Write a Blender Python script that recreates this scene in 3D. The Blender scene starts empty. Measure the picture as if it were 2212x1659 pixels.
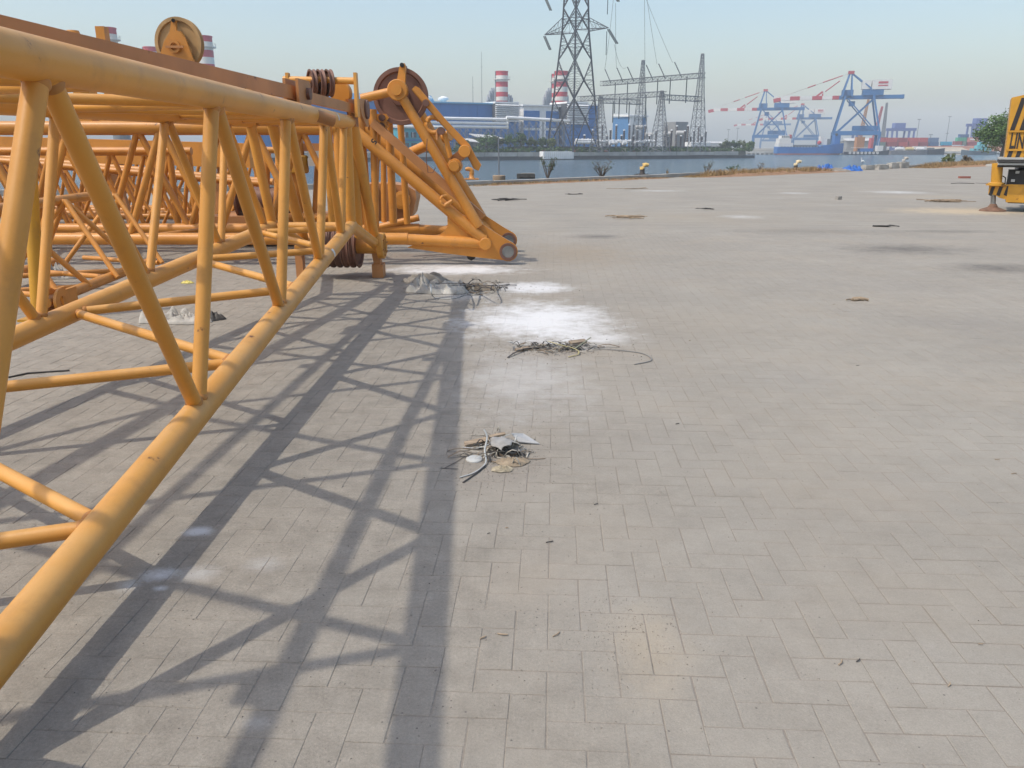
import bpy, bmesh, math, random
import numpy as np
from mathutils import Vector, Matrix, noise, geometry
rnd = random.Random(7)
R = math.radians
scene = bpy.context.scene
# ------------------------------------------------------------------ camera
CAM_H, FPX, HY, CX, CY = 1.6, 1707.0, 315.6, 1106.0, 829.5     # eye height, focal length and horizon in 2212 px wide units
PITCH = math.atan((CY - HY) / FPX)
cd = bpy.data.cameras.new('camera'); cam = bpy.data.objects.new('camera', cd)
scene.collection.objects.link(cam); scene.camera = cam
cd.sensor_width = 36.0; cd.lens = 36.0 * FPX / 2212.0; cd.clip_start = 0.05; cd.clip_end = 12000
cam.location = (0, 0, CAM_H); cam.rotation_euler = (math.pi / 2 - PITCH, 0, 0)
# ------------------------------------------------------------------ sky, sun, exposure
SUN_S = Vector((0.588, 0.285, -1.0))                      # shadow shift per metre of height
SUN_EL = math.atan2(1.0, math.hypot(0.588, 0.285)); SUN_AZ = math.atan2(-0.588, -0.285)
w = bpy.data.worlds.new('World'); scene.world = w; w.use_nodes = True
nt = w.node_tree; bg = nt.nodes['Background']; sky = nt.nodes.new('ShaderNodeTexSky')
sky.sky_type = 'NISHITA'; sky.sun_disc = False; sky.sun_elevation = SUN_EL; sky.sun_rotation = SUN_AZ
sky.altitude = 0; sky.air_density = 1.35; sky.dust_density = 2.9; sky.ozone_density = 2.0
nt.links.new(sky.outputs[0], bg.inputs[0]); bg.inputs[1].default_value = 0.15
sl = bpy.data.lights.new('sun', 'SUN'); sl.energy = 2.0; sl.angle = R(0.9); sl.color = (1.0, 0.935, 0.84)
so = bpy.data.objects.new('sun', sl); scene.collection.objects.link(so); so.location = (-30, -15, 60)
so.rotation_euler = SUN_S.to_track_quat('-Z', 'Y').to_euler()
vs = scene.view_settings; vs.view_transform = 'Standard'; vs.look = 'None'; vs.gamma = 1.0; vs.exposure = 0.38
vs.use_curve_mapping = False
cy = scene.cycles
cy.use_denoising = True; cy.max_bounces = 6; cy.diffuse_bounces = 3; cy.glossy_bounces = 3; cy.transmission_bounces = 3
cy.transparent_max_bounces = 6; cy.volume_bounces = 2; cy.use_adaptive_sampling = True; cy.adaptive_threshold = 0.015
cy.sample_clamp_indirect = 6.0
# ------------------------------------------------------------------ measuring helpers (photo measurements -> metres)
def ray(u, v):
    c, s = math.cos(PITCH), math.sin(PITCH); x = (u - CX) / FPX; yd = (v - CY) / FPX
    return Vector((x, c - yd * s, -(s + yd * c)))
def at(u, v, Y):
    d = ray(u, v); return Vector((0, 0, CAM_H)) + d * (Y / d.y)
def gnd(u, v, z=0.0):
    d = ray(u, v); return Vector((0, 0, CAM_H)) + d * ((z - CAM_H) / d.z)
V = Vector
HAZE_D = 0.00056
# ------------------------------------------------------------------ materials
MATS = {}
def mat(name, col, rough=0.6, metal=0.0, vary=0.12, scale=2.0, rust=0.0, rustcol=(.13, .05, .025), rscale=14.0, dust=0.0, dustcol=(.5, .42, .33),
        bump=0.0, bscale=30.0, spec=0.4, coord='pos', stretch=(1, 1, 1), detail=4.0, grime=0.0, grimecol=(.22, .11, .05)):
    if name in MATS: return MATS[name]
    m = bpy.data.materials.new(name); m.use_nodes = True; n = m.node_tree.nodes; l = m.node_tree.links
    b = n['Principled BSDF']; b.inputs['Roughness'].default_value = rough; b.inputs['Metallic'].default_value = metal
    b.inputs['Specular IOR Level'].default_value = spec
    g = n.new('ShaderNodeNewGeometry'); vec = g.outputs['Position']
    mp = n.new('ShaderNodeMapping'); mp.inputs['Scale'].default_value = stretch; l.new(vec, mp.inputs[0]); vec = mp.outputs[0]
    oi = n.new('ShaderNodeObjectInfo')
    nz = n.new('ShaderNodeTexNoise'); nz.inputs['Scale'].default_value = scale; nz.inputs['Detail'].default_value = detail; l.new(vec, nz.inputs['Vector'])
    mr = n.new('ShaderNodeMapRange'); mr.inputs[1].default_value = .3; mr.inputs[2].default_value = .7
    mr.inputs[3].default_value = 1 - vary; mr.inputs[4].default_value = 1 + vary; l.new(nz.outputs[0], mr.inputs[0])
    mo = n.new('ShaderNodeMapRange'); mo.inputs[3].default_value = 1 - vary * .6; mo.inputs[4].default_value = 1 + vary * .6; l.new(oi.outputs['Random'], mo.inputs[0])
    mu = n.new('ShaderNodeMath'); mu.operation = 'MULTIPLY'; l.new(mr.outputs[0], mu.inputs[0]); l.new(mo.outputs[0], mu.inputs[1])
    sc = n.new('ShaderNodeVectorMath'); sc.operation = 'SCALE'; sc.inputs[0].default_value = col; l.new(mu.outputs[0], sc.inputs['Scale'])
    cur = sc.outputs[0]
    def mix(fac, c2, a):
        x = n.new('ShaderNodeMix'); x.data_type = 'RGBA'; l.new(fac, x.inputs[0]); l.new(a, x.inputs[6]); x.inputs[7].default_value = (*c2, 1); return x.outputs[2]
    if dust:
        sp = n.new('ShaderNodeSeparateXYZ'); l.new(g.outputs['Normal'], sp.inputs[0])
        dn = n.new('ShaderNodeTexNoise'); dn.inputs['Scale'].default_value = scale * 2.3; dn.inputs['Detail'].default_value = 5; l.new(vec, dn.inputs['Vector'])
        dm = n.new('ShaderNodeMapRange'); dm.inputs[1].default_value = -.1; dm.inputs[2].default_value = .9; dm.inputs[3].default_value = 0; dm.inputs[4].default_value = dust; l.new(sp.outputs[2], dm.inputs[0])
        d2 = n.new('ShaderNodeMath'); d2.operation = 'MULTIPLY'; l.new(dm.outputs[0], d2.inputs[0])
        d3 = n.new('ShaderNodeMapRange'); d3.inputs[1].default_value = .25; d3.inputs[2].default_value = .6; l.new(dn.outputs[0], d3.inputs[0]); l.new(d3.outputs[0], d2.inputs[1])
        cur = mix(d2.outputs[0], dustcol, cur)
    if grime:
        gn = n.new('ShaderNodeTexNoise'); gn.inputs['Scale'].default_value = 4.5; gn.inputs['Detail'].default_value = 8; gn.inputs['Roughness'].default_value = .72; l.new(vec, gn.inputs['Vector'])
        gm = n.new('ShaderNodeMapRange'); gm.inputs[1].default_value = .52; gm.inputs[2].default_value = .80; gm.inputs[4].default_value = grime; l.new(gn.outputs[0], gm.inputs[0]); cur = mix(gm.outputs[0], grimecol, cur)
    if rust:
        rn = n.new('ShaderNodeTexNoise'); rn.inputs['Scale'].default_value = rscale; rn.inputs['Detail'].default_value = 8; rn.inputs['Roughness'].default_value = .62; l.new(vec, rn.inputs['Vector'])
        rr = n.new('ShaderNodeMapRange'); rr.inputs[1].default_value = .74 - rust * .16; rr.inputs[2].default_value = .78 - rust * .14; l.new(rn.outputs[0], rr.inputs[0])
        cur = mix(rr.outputs[0], rustcol, cur)
    l.new(cur, b.inputs['Base Color'])
    if bump:
        bn = n.new('ShaderNodeTexNoise'); bn.inputs['Scale'].default_value = bscale; bn.inputs['Detail'].default_value = 5; l.new(vec, bn.inputs['Vector'])
        bp = n.new('ShaderNodeBump'); bp.inputs['Strength'].default_value = bump; bp.inputs['Distance'].default_value = .01; l.new(bn.outputs[0], bp.inputs['Height']); l.new(bp.outputs[0], b.inputs['Normal'])
    MATS[name] = m; return m
# boom paint: faded dusty yellow ochre; fresher orange on the older frames
M_BOOM = mat('boom paint', (.62, .28, .046), .45, vary=.10, scale=1.4, rust=.40, dust=.40, dustcol=(.70, .46, .20), grime=.38, rscale=9, bump=.06, bscale=60)
M_BOOM2 = mat('orange frame paint', (.58, .235, .036), .42, vary=.12, scale=2.0, rust=.34, dust=.22, dustcol=(.62, .40, .2), rscale=7, bump=.06, bscale=50, grime=.45)
M_BROWN = mat('pendant bar paint', (.42, .185, .062), .55, vary=.16, scale=2.5, rust=.55, dust=.25, dustcol=(.45, .30, .19), rscale=8, bump=.1)
M_SHEAVE = mat('rusty sheave steel', (.17, .085, .06), .6, .15, vary=.22, scale=5, rust=.5, dust=.3, dustcol=(.33, .21, .15))
M_STEEL = mat('worn bare steel', (.30, .30, .29), .4, .7, vary=.2, scale=6, rust=.4)
M_BLACK = mat('black grease', (.018, .016, .015), .5, vary=.3)
M_YEL = mat('crane yellow', (.56, .275, .022), .45, vary=.14, rust=.5, dust=.15, rscale=6, grime=.5)
M_DARK = mat('dark machinery', (.035, .033, .032), .6, vary=.3, scale=4, dust=.3, dustcol=(.2, .18, .15))
M_GREYW = mat('pale grey panel', (.42, .42, .40), .55, vary=.1, rust=.2)
M_STICK = mat('faded paper label', (.62, .62, .58), .7, vary=.1, scale=40)
# ------------------------------------------------------------------ mesh builder
class MB:
    def __init__(s): s.v = []; s.f = []; s.sm = []
    def add(s, vs, fs, smooth=False):
        o = len(s.v); s.v += [tuple(p) for p in vs]; s.f += [tuple(i + o for i in f) for f in fs]; s.sm += [smooth] * len(fs); return s
    @staticmethod
    def frame(d):
        d = d.normalized(); a = V((0, 0, 1)) if abs(d.z) < .95 else V((1, 0, 0)); x = d.cross(a).normalized(); return x, x.cross(d).normalized()
    def tube(s, a, b, r, r2=None, n=14, caps=True):
        a, b = V(a), V(b); r2 = r if r2 is None else r2; x, y = s.frame(b - a)
        cs = [(math.cos(2 * math.pi * i / n), math.sin(2 * math.pi * i / n)) for i in range(n)]
        A = [a + (x * c + y * t) * r for c, t in cs]; B = [b + (x * c + y * t) * r2 for c, t in cs]
        s.add(A + B, [(i, i + n, (i + 1) % n + n, (i + 1) % n) for i in range(n)], True)
        if caps: s.add(A, [tuple(range(n))]); s.add(B, [tuple(range(n - 1, -1, -1))])
        return s
    def path(s, pts, r, n=8, flat=1.0):
        pts = [V(p) for p in pts]; rings = []; m = len(pts)
        for i, p in enumerate(pts):
            d = (pts[min(i + 1, m - 1)] - pts[max(i - 1, 0)]); x, y = s.frame(d); rr = r[i] if isinstance(r, (list, tuple)) else r
            rings += [p + x * math.cos(2 * math.pi * k / n) * rr + y * math.sin(2 * math.pi * k / n) * rr * flat for k in range(n)]
        fs = [(i * n + k, (i + 1) * n + k, (i + 1) * n + (k + 1) % n, i * n + (k + 1) % n) for i in range(m - 1) for k in range(n)]
        s.add(rings, fs, True); s.add(rings[:n], [tuple(range(n))]); s.add(rings[-n:], [tuple(range(n - 1, -1, -1))]); return s
    def box(s, c, size, rot=None):
        c = V(c); hx, hy, hz = [q / 2 for q in size]; rot = rot or Matrix.Identity(3)
        vs_ = [c + rot @ V((x * hx, y * hy, z * hz)) for x in (-1, 1) for y in (-1, 1) for z in (-1, 1)]
        return s.add(vs_, [(0, 1, 3, 2), (4, 6, 7, 5), (0, 4, 5, 1), (2, 3, 7, 6), (0, 2, 6, 4), (1, 5, 7, 3)])
    def beam(s, a, b, w, h, up=(0, 0, 1)):
        a, b = V(a), V(b); d = (b - a).normalized(); up = V(up)
        if abs(d.dot(up)) > .98: up = V((0, 1, 0)) if abs(d.y) < .9 else V((1, 0, 0))
        x = d.cross(up).normalized(); y = x.cross(d).normalized()
        vs_ = [p + x * i * w / 2 + y * j * h / 2 for p in (a, b) for i, j in ((-1, -1), (1, -1), (1, 1), (-1, 1))]
        return s.add(vs_, [(0, 3, 2, 1), (4, 5, 6, 7), (0, 1, 5, 4), (1, 2, 6, 5), (2, 3, 7, 6), (3, 0, 4, 7)])
    def prism(s, poly, off):
        poly = [V(p) for p in poly]; off = V(off); n = len(poly)
        nrm = sum(((poly[i] - poly[0]).cross(poly[(i + 1) % n] - poly[0]) for i in range(1, n - 1)), V((0, 0, 0)))
        if nrm.dot(off) > 0: poly = poly[::-1]
        back = [p + off for p in poly]
        s.add(poly, [tuple(range(n))]); s.add(back, [tuple(range(n - 1, -1, -1))])
        return s.add(poly + back, [(i, i + n, (i + 1) % n + n, (i + 1) % n) for i in range(n)])
    def lathe(s, c, axis, prof, n=32, smooth=False):
        c = V(c); ax = V(axis).normalized(); x, y = s.frame(ax); m = len(prof); vs_ = []
        for r, h in prof:
            vs_ += [c + ax * h + (x * math.cos(2 * math.pi * i / n) + y * math.sin(2 * math.pi * i / n)) * r for i in range(n)]
        if smooth:
            s.add(vs_, [(k * n + i, (k + 1) * n + i, (k + 1) * n + (i + 1) % n, k * n + (i + 1) % n) for k in range(m - 1) for i in range(n)], True)
        else:
            for k in range(m - 1):
                s.add(vs_[k * n:(k + 2) * n], [(i, n + i, n + (i + 1) % n, (i + 1) % n) for i in range(n)], True)
        if prof[0][0] > 1e-5 and prof[0] != prof[-1]: s.add(vs_[:n], [tuple(range(n - 1, -1, -1))])
        if prof[-1][0] > 1e-5 and prof[0] != prof[-1]: s.add(vs_[-n:], [tuple(range(n))])
        return s
    def quad(s, *p): return s.add([V(q) for q in p], [tuple(range(len(p)))])
    def build(s, name, material=None, parent=None, **props):
        me = bpy.data.meshes.new(name); off = V((0, 0, 0)); q = parent
        while q is not None: off = off + q.location; q = q.parent
        me.from_pydata([(p[0] - off.x, p[1] - off.y, p[2] - off.z) for p in s.v], [], s.f); me.update()
        me.polygons.foreach_set('use_smooth', s.sm)
        o = bpy.data.objects.new(name, me); scene.collection.objects.link(o)
        if material is not None: me.materials.append(material)
        if parent is not None: o.parent = parent
        for k, v_ in props.items():
            if v_ is not None: o[{'cat': 'category'}.get(k, k)] = v_
        return o
def thing(name, label, cat, loc=(0, 0, 0), group=None):
    o = bpy.data.objects.new(name, None); scene.collection.objects.link(o); o.location = loc; o.empty_display_size = .2
    o['label'] = label; o['category'] = cat
    if group: o['group'] = group
    return o
def copy_tree(o, loc=None, parent=None, rz=None, label=None, sc=None):
    c = o.copy(); scene.collection.objects.link(c); c.parent = parent
    if loc is not None: c.location = loc
    if rz is not None: c.rotation_euler = (0, 0, rz)
    if sc is not None: c.scale = sc if isinstance(sc, tuple) else (sc, sc, sc)
    if label: c['label'] = label
    for ch in list(o.children): copy_tree(ch, None, c)
    return c
def tube(name, a, b, r, m, parent, n=14, r2=None): return MB().tube(a, b, r, r2, n).build(name, m, parent)
def sheave(mb_c, axis, r, wdt, n=40):
    """grooved rope wheel profile"""
    h = wdt / 2
    return MB().lathe(mb_c, axis, [(r * .30, -h * .9), (r * .32, -h * .9), (r * .34, -h * .35), (r * .82, -h * .35), (r * .86, -h), (r, -h), (r, -h * .75), (r * .90, -h * .15),
                                   (r * .90, h * .15), (r, h * .75), (r, h), (r * .86, h), (r * .82, h * .35), (r * .34, h * .35), (r * .32, h * .9), (r * .30, h * .9)], n)
def lerp(a, b, t): return V(a) + (V(b) - V(a)) * t
# ================================================================== GROUND
WATER_Z = -2.2
def stain_mat(name, base, rough, stains, vary=.10, joint=False, far=False):
    m = bpy.data.materials.new(name); m.use_nodes = True; n = m.node_tree.nodes; l = m.node_tree.links
    b = n['Principled BSDF']; b.inputs['Roughness'].default_value = rough; b.inputs['Specular IOR Level'].default_value = .25
    g = n.new('ShaderNodeNewGeometry'); fl = n.new('ShaderNodeVectorMath'); fl.operation = 'MULTIPLY'; fl.inputs[1].default_value = (1, 1, 0); l.new(g.outputs['Position'], fl.inputs[0]); pos = fl.outputs[0]
    def nz(scale, detail=4, rg=.55, stretch=None):
        x = n.new('ShaderNodeTexNoise'); x.inputs['Scale'].default_value = scale; x.inputs['Detail'].default_value = detail; x.inputs['Roughness'].default_value = rg
        if stretch:
            k = n.new('ShaderNodeMapping'); k.inputs['Scale'].default_value = stretch; l.new(pos, k.inputs[0]); l.new(k.outputs[0], x.inputs['Vector'])
        else: l.new(pos, x.inputs['Vector'])
        return x.outputs[0]
    def mr(src, a, b_, c, d, smooth=False):
        x = n.new('ShaderNodeMapRange'); x.inputs[1].default_value = a; x.inputs[2].default_value = b_; x.inputs[3].default_value = c; x.inputs[4].default_value = d
        if smooth: x.interpolation_type = 'SMOOTHSTEP'
        l.new(src, x.inputs[0]); return x.outputs[0]
    def math_(op, a, b_):
        x = n.new('ShaderNodeMath'); x.operation = op
        for i, q in enumerate((a, b_)):
            if isinstance(q, (int, float)): x.inputs[i].default_value = q
            else: l.new(q, x.inputs[i])
        return x.outputs[0]
    def mixc(fac, a, c2):
        x = n.new('ShaderNodeMix'); x.data_type = 'RGBA'; l.new(fac, x.inputs[0])
        if isinstance(a, tuple): x.inputs[6].default_value = (*a, 1)
        else: l.new(a, x.inputs[6])
        if isinstance(c2, tuple): x.inputs[7].default_value = (*c2, 1)
        else: l.new(c2, x.inputs[7])
        return x.outputs[2]
    at_ = n.new('ShaderNodeAttribute'); at_.attribute_name = 'tint'; oi = n.new('ShaderNodeObjectInfo')
    big = mr(nz(.55, 5), .32, .68, 1 - vary, 1 + vary); fine = mr(nz(38, 6, .7), .3, .7, .93, 1.07); grit = mr(nz(170, 4, .7), .30, .72, .84, 1.16)
    val = math_('MULTIPLY', math_('MULTIPLY', big, fine), grit)
    if not far and not joint:
        tt = mr(math_('FRACT', math_('ADD', at_.outputs['Fac'], oi.outputs['Random']), 0), 0, 1, .975, 1.025); val = math_('MULTIPLY', val, tt)
    if far: val = math_('MULTIPLY', val, mr(nz(1.0, 5, .6, (.5, 3.5, 1)), .3, .7, .84, 1.12))
    sc = n.new('ShaderNodeVectorMath'); sc.operation = 'SCALE'; sc.inputs[0].default_value = base; l.new(val, sc.inputs['Scale']); cur = sc.outputs[0]
    # wind blown tan dust, drifting over the blocks
    cur = mixc(mr(nz(.9, 6, .62), .47, .73, 0, .48), cur, (.36, .30, .225)); cur = mixc(mr(nz(.33, 6, .65), .50, .72, 0, .45), cur, (.235, .213, .186)); cur = mixc(mr(nz(5.5, 6, .7), .55, .75, 0, .30), cur, (.38, .35, .31))
    cur = mixc(mr(nz(2.7, 6, .7), .60, .76, 0, .25), cur, (.22, .205, .19))
    # gritty trodden dirt lying over blocks and joints alike, thickest along the stored booms
    gr = math_('MULTIPLY', math_('MULTIPLY', mr(nz(95, 6, .75), .3, .7, .80, 1.20), mr(nz(330, 3, .7), .3, .7, .84, 1.16)), mr(nz(6, 8, .78), .3, .7, .74, 1.22))
    dc = n.new('ShaderNodeVectorMath'); dc.operation = 'SCALE'; dc.inputs[0].default_value = (.286, .256, .211); l.new(gr, dc.inputs['Scale'])
    k = n.new('ShaderNodeMapping'); k.vector_type = 'TEXTURE'; k.inputs['Location'].default_value = (-3.6, 5.0, 0); k.inputs['Rotation'].default_value = (0, 0, .03); k.inputs['Scale'].default_value = (4.4, 11, 1); l.new(pos, k.inputs[0])
    ln = n.new('ShaderNodeVectorMath'); ln.operation = 'LENGTH'; l.new(k.outputs[0], ln.inputs[0]); lf = mr(math_('ADD', ln.outputs['Value'], math_('MULTIPLY', math_('SUBTRACT', nz(1.1, 6, .65), .5), .9)), 1.0, .62, 0, .62, True)
    cover = math_('MINIMUM', math_('ADD', math_('ADD', mr(nz(1.6, 7, .7), .32, .70, .12, .62), lf), math_('MULTIPLY', math_('SUBTRACT', nz(26, 5, .7), .5), .5)), .96)
    cur = mixc(cover, cur, dc.outputs[0])
    edge = nz(3.2, 6, .65); edge2 = math_('ADD', nz(11, 5, .6), math_('MULTIPLY', math_('SUBTRACT', nz(60, 4, .7), .5), .9))
    for (cx, cy_, rx, ry, rot, stg, col) in stains:
        k = n.new('ShaderNodeMapping'); k.vector_type = 'TEXTURE'; k.inputs['Location'].default_value = (cx, cy_, 0); k.inputs['Rotation'].default_value = (0, 0, rot); k.inputs['Scale'].default_value = (rx, ry, 1)
        l.new(pos, k.inputs[0]); ln = n.new('ShaderNodeVectorMath'); ln.operation = 'LENGTH'; l.new(k.outputs[0], ln.inputs[0])
        d = math_('ADD', ln.outputs['Value'], math_('MULTIPLY', math_('SUBTRACT', edge, .5), 1.5)); d = math_('ADD', d, math_('MULTIPLY', math_('SUBTRACT', edge2, .5), .7))
        fac = mr(d, 1.15, .15 if stg > .78 else -.35, 0, stg, True); cur = mixc(fac, cur, col)
    # small dark specks of grit and dropped dirt
    vo = n.new('ShaderNodeTexVoronoi'); vo.inputs['Scale'].default_value = 22; l.new(pos, vo.inputs['Vector'])
    wn = n.new('ShaderNodeSeparateColor'); l.new(vo.outputs['Color'], wn.inputs[0])
    spk = math_('MULTIPLY', mr(vo.outputs['Distance'], .10, .05, 0, 1), mr(wn.outputs[0], .80, .82, 0, .75)); cur = mixc(spk, cur, (.10, .085, .075))
    l.new(cur, b.inputs['Base Color'])
    bp = n.new('ShaderNodeBump'); bp.inputs['Strength'].default_value = .6; bp.inputs['Distance'].default_value = .004
    l.new(math_('ADD', nz(120, 5, .7), math_('MULTIPLY', nz(14, 4), .9)), bp.inputs['Height']); l.new(bp.outputs[0], b.inputs['Normal'])
    return m
WHITE, TAN, DARK = (.66, .655, .64), (.47, .38, .26), (.085, .078, .072)
def st(u, v, ru, rv, s, col, rot=0):
    c = gnd(u, v); e = gnd(u + ru, v); q = gnd(u, v - rv); p = gnd(u, v + rv); return (c.x, c.y, abs(e.x - c.x), abs(q.y - p.y) / 2, rot, s, col)
STAINS = [st(1165, 692, 190, 52, 1.0, WHITE), st(1260, 730, 150, 28, .75, WHITE), st(985, 582, 170, 13, .95, WHITE), st(1150, 622, 100, 15, .9, WHITE), st(1130, 820, 170, 95, .42, WHITE),
          st(1940, 415, 80, 4, .6, WHITE), st(1600, 468, 55, 5, .6, WHITE), st(1715, 417, 40, 3, .45, WHITE), st(1420, 412, 70, 2, .5, WHITE), st(2000, 425, 160, 6, .3, TAN), st(1750, 500, 240, 10, .3, DARK), st(1450, 600, 160, 18, .22, (.2, .18, .16)), st(2080, 700, 150, 30, .25, (.22, .2, .18)), st(1750, 820, 160, 40, .2, (.24, .22, .2)), st(1010, 640, 90, 14, .5, WHITE),
          st(345, 1243, 48, 20, .82, WHITE), st(430, 1148, 34, 12, .80, WHITE), st(345, 1270, 26, 10, .8, WHITE), st(280, 1265, 40, 18, .5, WHITE), st(420, 1240, 60, 24, .4, WHITE), st(570, 1220, 50, 22, .3, WHITE), st(560, 1560, 60, 26, .25, WHITE),
          st(2075, 456, 170, 9, .9, TAN), st(1390, 1400, 110, 120, .24, TAN), st(1090, 1010, 130, 75, .45, (.25, .215, .18)), st(1200, 765, 190, 16, .45, (.30, .25, .19)),
          st(1290, 511, 80, 6, .75, DARK), st(1960, 538, 190, 15, .75, DARK), st(2160, 580, 150, 16, .78, DARK), st(2050, 500, 150, 5, .5, DARK), st(930, 552, 190, 10, .5, (.20, .13, .09)), st(1240, 548, 190, 40, .6, (.29, .225, .15)), st(1500, 470, 300, 22, .4, (.33, .275, .20)), st(1500, 700, 260, 60, .35, (.31, .265, .205)), st(1420, 1420, 140, 150, .16, TAN), st(1150, 1250, 160, 120, .3, (.36, .30, .23)), st(900, 480, 120, 8, .3, (.2, .17, .14))]
PAVE = (.318, .291, .246)
M_PAVER = stain_mat('concrete paver', PAVE, .85, STAINS)
M_SAND = stain_mat('joint sand', (.235, .198, .165), .95, STAINS[:5] + STAINS[13:17], joint=True)
M_FARP = stain_mat('dusty paving', PAVE, .85, STAINS, far=True)
# quay outline and the two sheets of the yard: laid blocks near by, plain dusty paving beyond
QUAY = [V((-160, -34, 0)), V((-3.3, 33.7, 0)), V((41, 73, 0)), V((260, 268, 0))]
YAW = R(-3.0); UNIT = .113; NEAR_Y = 15.5
zone = [V((-2.6, -.3, 0)), V((2.6, -.3, 0)), V((NEAR_Y * .69 + 1.5, NEAR_Y, 0)), V((-NEAR_Y * .69 - 1.5, NEAR_Y, 0))]
outer = [V((-160, -60, 0)), V((260, -60, 0))] + QUAY[::-1]
pts2 = [p.xy for p in zone + outer]
res = geometry.delaunay_2d_cdt(pts2, [(i, (i + 1) % 4) for i in range(4)] + [(4 + i, 4 + (i + 1) % len(outer)) for i in range(len(outer))], [], 1, 1e-4)
mbz, mbo = MB(), MB()
def inside(p, poly):
    s_ = False; k = len(poly) - 1
    for i in range(len(poly)):
        a, b_ = poly[i], poly[k]
        if (a.y > p.y) != (b_.y > p.y) and p.x < (b_.x - a.x) * (p.y - a.y) / (b_.y - a.y) + a.x: s_ = not s_
        k = i
    return s_
for f in res[2]:
    c = sum((res[0][i] for i in f), V((0, 0))) / len(f); near = inside(c, [p.xy for p in zone])
    (mbz if near else mbo).quad(*[V((res[0][i].x, res[0][i].y, -.0055 if near else -.003)) for i in f])
pavement = mbo.build('pavement', M_FARP, None, kind='structure', label='dusty grey block paving of the harbour yard')
gy = 110; vs_ = []; fs = []
for i in range(gy + 1):
    y = -.45 + (NEAR_Y + .5) * (i / gy) ** 1.5; hwid = (y + .45) * .69 + 2.75
    for j in range(gy + 1):
        x = hwid * (2 * j / gy - 1); vs_.append(V((x, y, -.0019 + .0008 * noise.noise(V((x * .8, y * .8, 3))) + .0004 * noise.noise(V((x * 3, y * 3, 5))))))
fs = [(i * (gy + 1) + j, i * (gy + 1) + j + 1, (i + 1) * (gy + 1) + j + 1, (i + 1) * (gy + 1) + j) for i in range(gy) for j in range(gy)]
MB().add(vs_, fs, True).build('joint_bed', M_SAND, pavement)
# herringbone blocks
def paver_mesh(sx_, sy_, name):
    mb = MB(); b_ = .0018; z1 = 0; z0 = -.03; hx, hy = sx_ / 2, sy_ / 2
    T = [V((-hx + b_, -hy + b_, z1)), V((hx - b_, -hy + b_, z1)), V((hx - b_, hy - b_, z1)), V((-hx + b_, hy - b_, z1))]
    M_ = [V((-hx, -hy, z1 - b_ * .7)), V((hx, -hy, z1 - b_ * .7)), V((hx, hy, z1 - b_ * .7)), V((-hx, hy, z1 - b_ * .7))]
    L = [V((p.x, p.y, z0)) for p in M_]
    vs_ = T + M_ + L; fs = [(0, 1, 2, 3)] + [(i, i + 4, (i + 1) % 4 + 4, (i + 1) % 4) for i in range(4)] + [(i + 4, i + 8, (i + 1) % 4 + 8, (i + 1) % 4 + 4) for i in range(4)]
    return vs_, fs
JW = .0035
bricks = []
cyw, syw = math.cos(YAW), math.sin(YAW)
NI = int(NEAR_Y * 1.1 / UNIT)
for i in range(-NI, NI):
    for j in range(-12, NI):
        d = (i - j) % 4
        if d == 0: lx, ly, hor = (i + 1) * UNIT, (j + .5) * UNIT, True
        elif d == 3: lx, ly, hor = (i + .5) * UNIT, (j + 1) * UNIT, False
        else: continue
        x, y = cyw * lx - syw * ly, syw * lx + cyw * ly
        if y < -.4 or y > NEAR_Y + .12 or abs(x) > (y + .3) * .69 + 2.75: continue
        bricks.append((x, y, hor))
def on_screen(x, y):
    c, s = math.cos(PITCH), math.sin(PITCH); dep = y * c + CAM_H * s
    return abs(FPX * x / dep) < 1085 and (CY - FPX * (y * s - CAM_H * c) / dep) < 1640
bricks.sort(key=lambda q: (not on_screen(q[0], q[1]), q[0] ** 2 + q[1] ** 2))
pm = {}
for hor in (True, False):
    vs_, fs = paver_mesh(2 * UNIT - JW, UNIT - JW, ''); me = bpy.data.meshes.new('paver'); 
    if not hor: vs_ = [V((-p.y, p.x, p.z)) for p in vs_]
    me.from_pydata([tuple(p) for p in vs_], [], fs); me.materials.append(M_PAVER); me.update(); pm[hor] = (me, vs_, fs)
allv, allf, tints = [], [], []
for k, (x, y, hor) in enumerate(bricks):
    dz = rnd.uniform(-.0006, .0004); rx, ry, rz = rnd.gauss(0, .003), rnd.gauss(0, .003), YAW + rnd.gauss(0, .006); x += rnd.gauss(0, .0008); y += rnd.gauss(0, .0008)
    if k < 300:
        o = bpy.data.objects.new('paver', pm[hor][0]); scene.collection.objects.link(o); o.parent = pavement; o.location = (x, y, dz); o.rotation_euler = (rx, ry, rz)
    else:
        c, s = math.cos(rz), math.sin(rz); o0 = len(allv); tt = rnd.random()
        for p in pm[hor][1]: allv.append((x + c * p.x - s * p.y, y + s * p.x + c * p.y, p.z + dz + p.x * ry + p.y * rx))
        for f in pm[hor][2]: allf.append(tuple(q + o0 for q in f)); tints.append(tt)
me = bpy.data.meshes.new('paver_field'); me.from_pydata(allv, [], allf); me.materials.append(M_PAVER); a_ = me.attributes.new('tint', 'FLOAT', 'FACE'); a_.data.foreach_set('value', tints); me.update()
o = bpy.data.objects.new('paver_field', me); scene.collection.objects.link(o); o.parent = pavement; o['kind'] = 'stuff'
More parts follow.
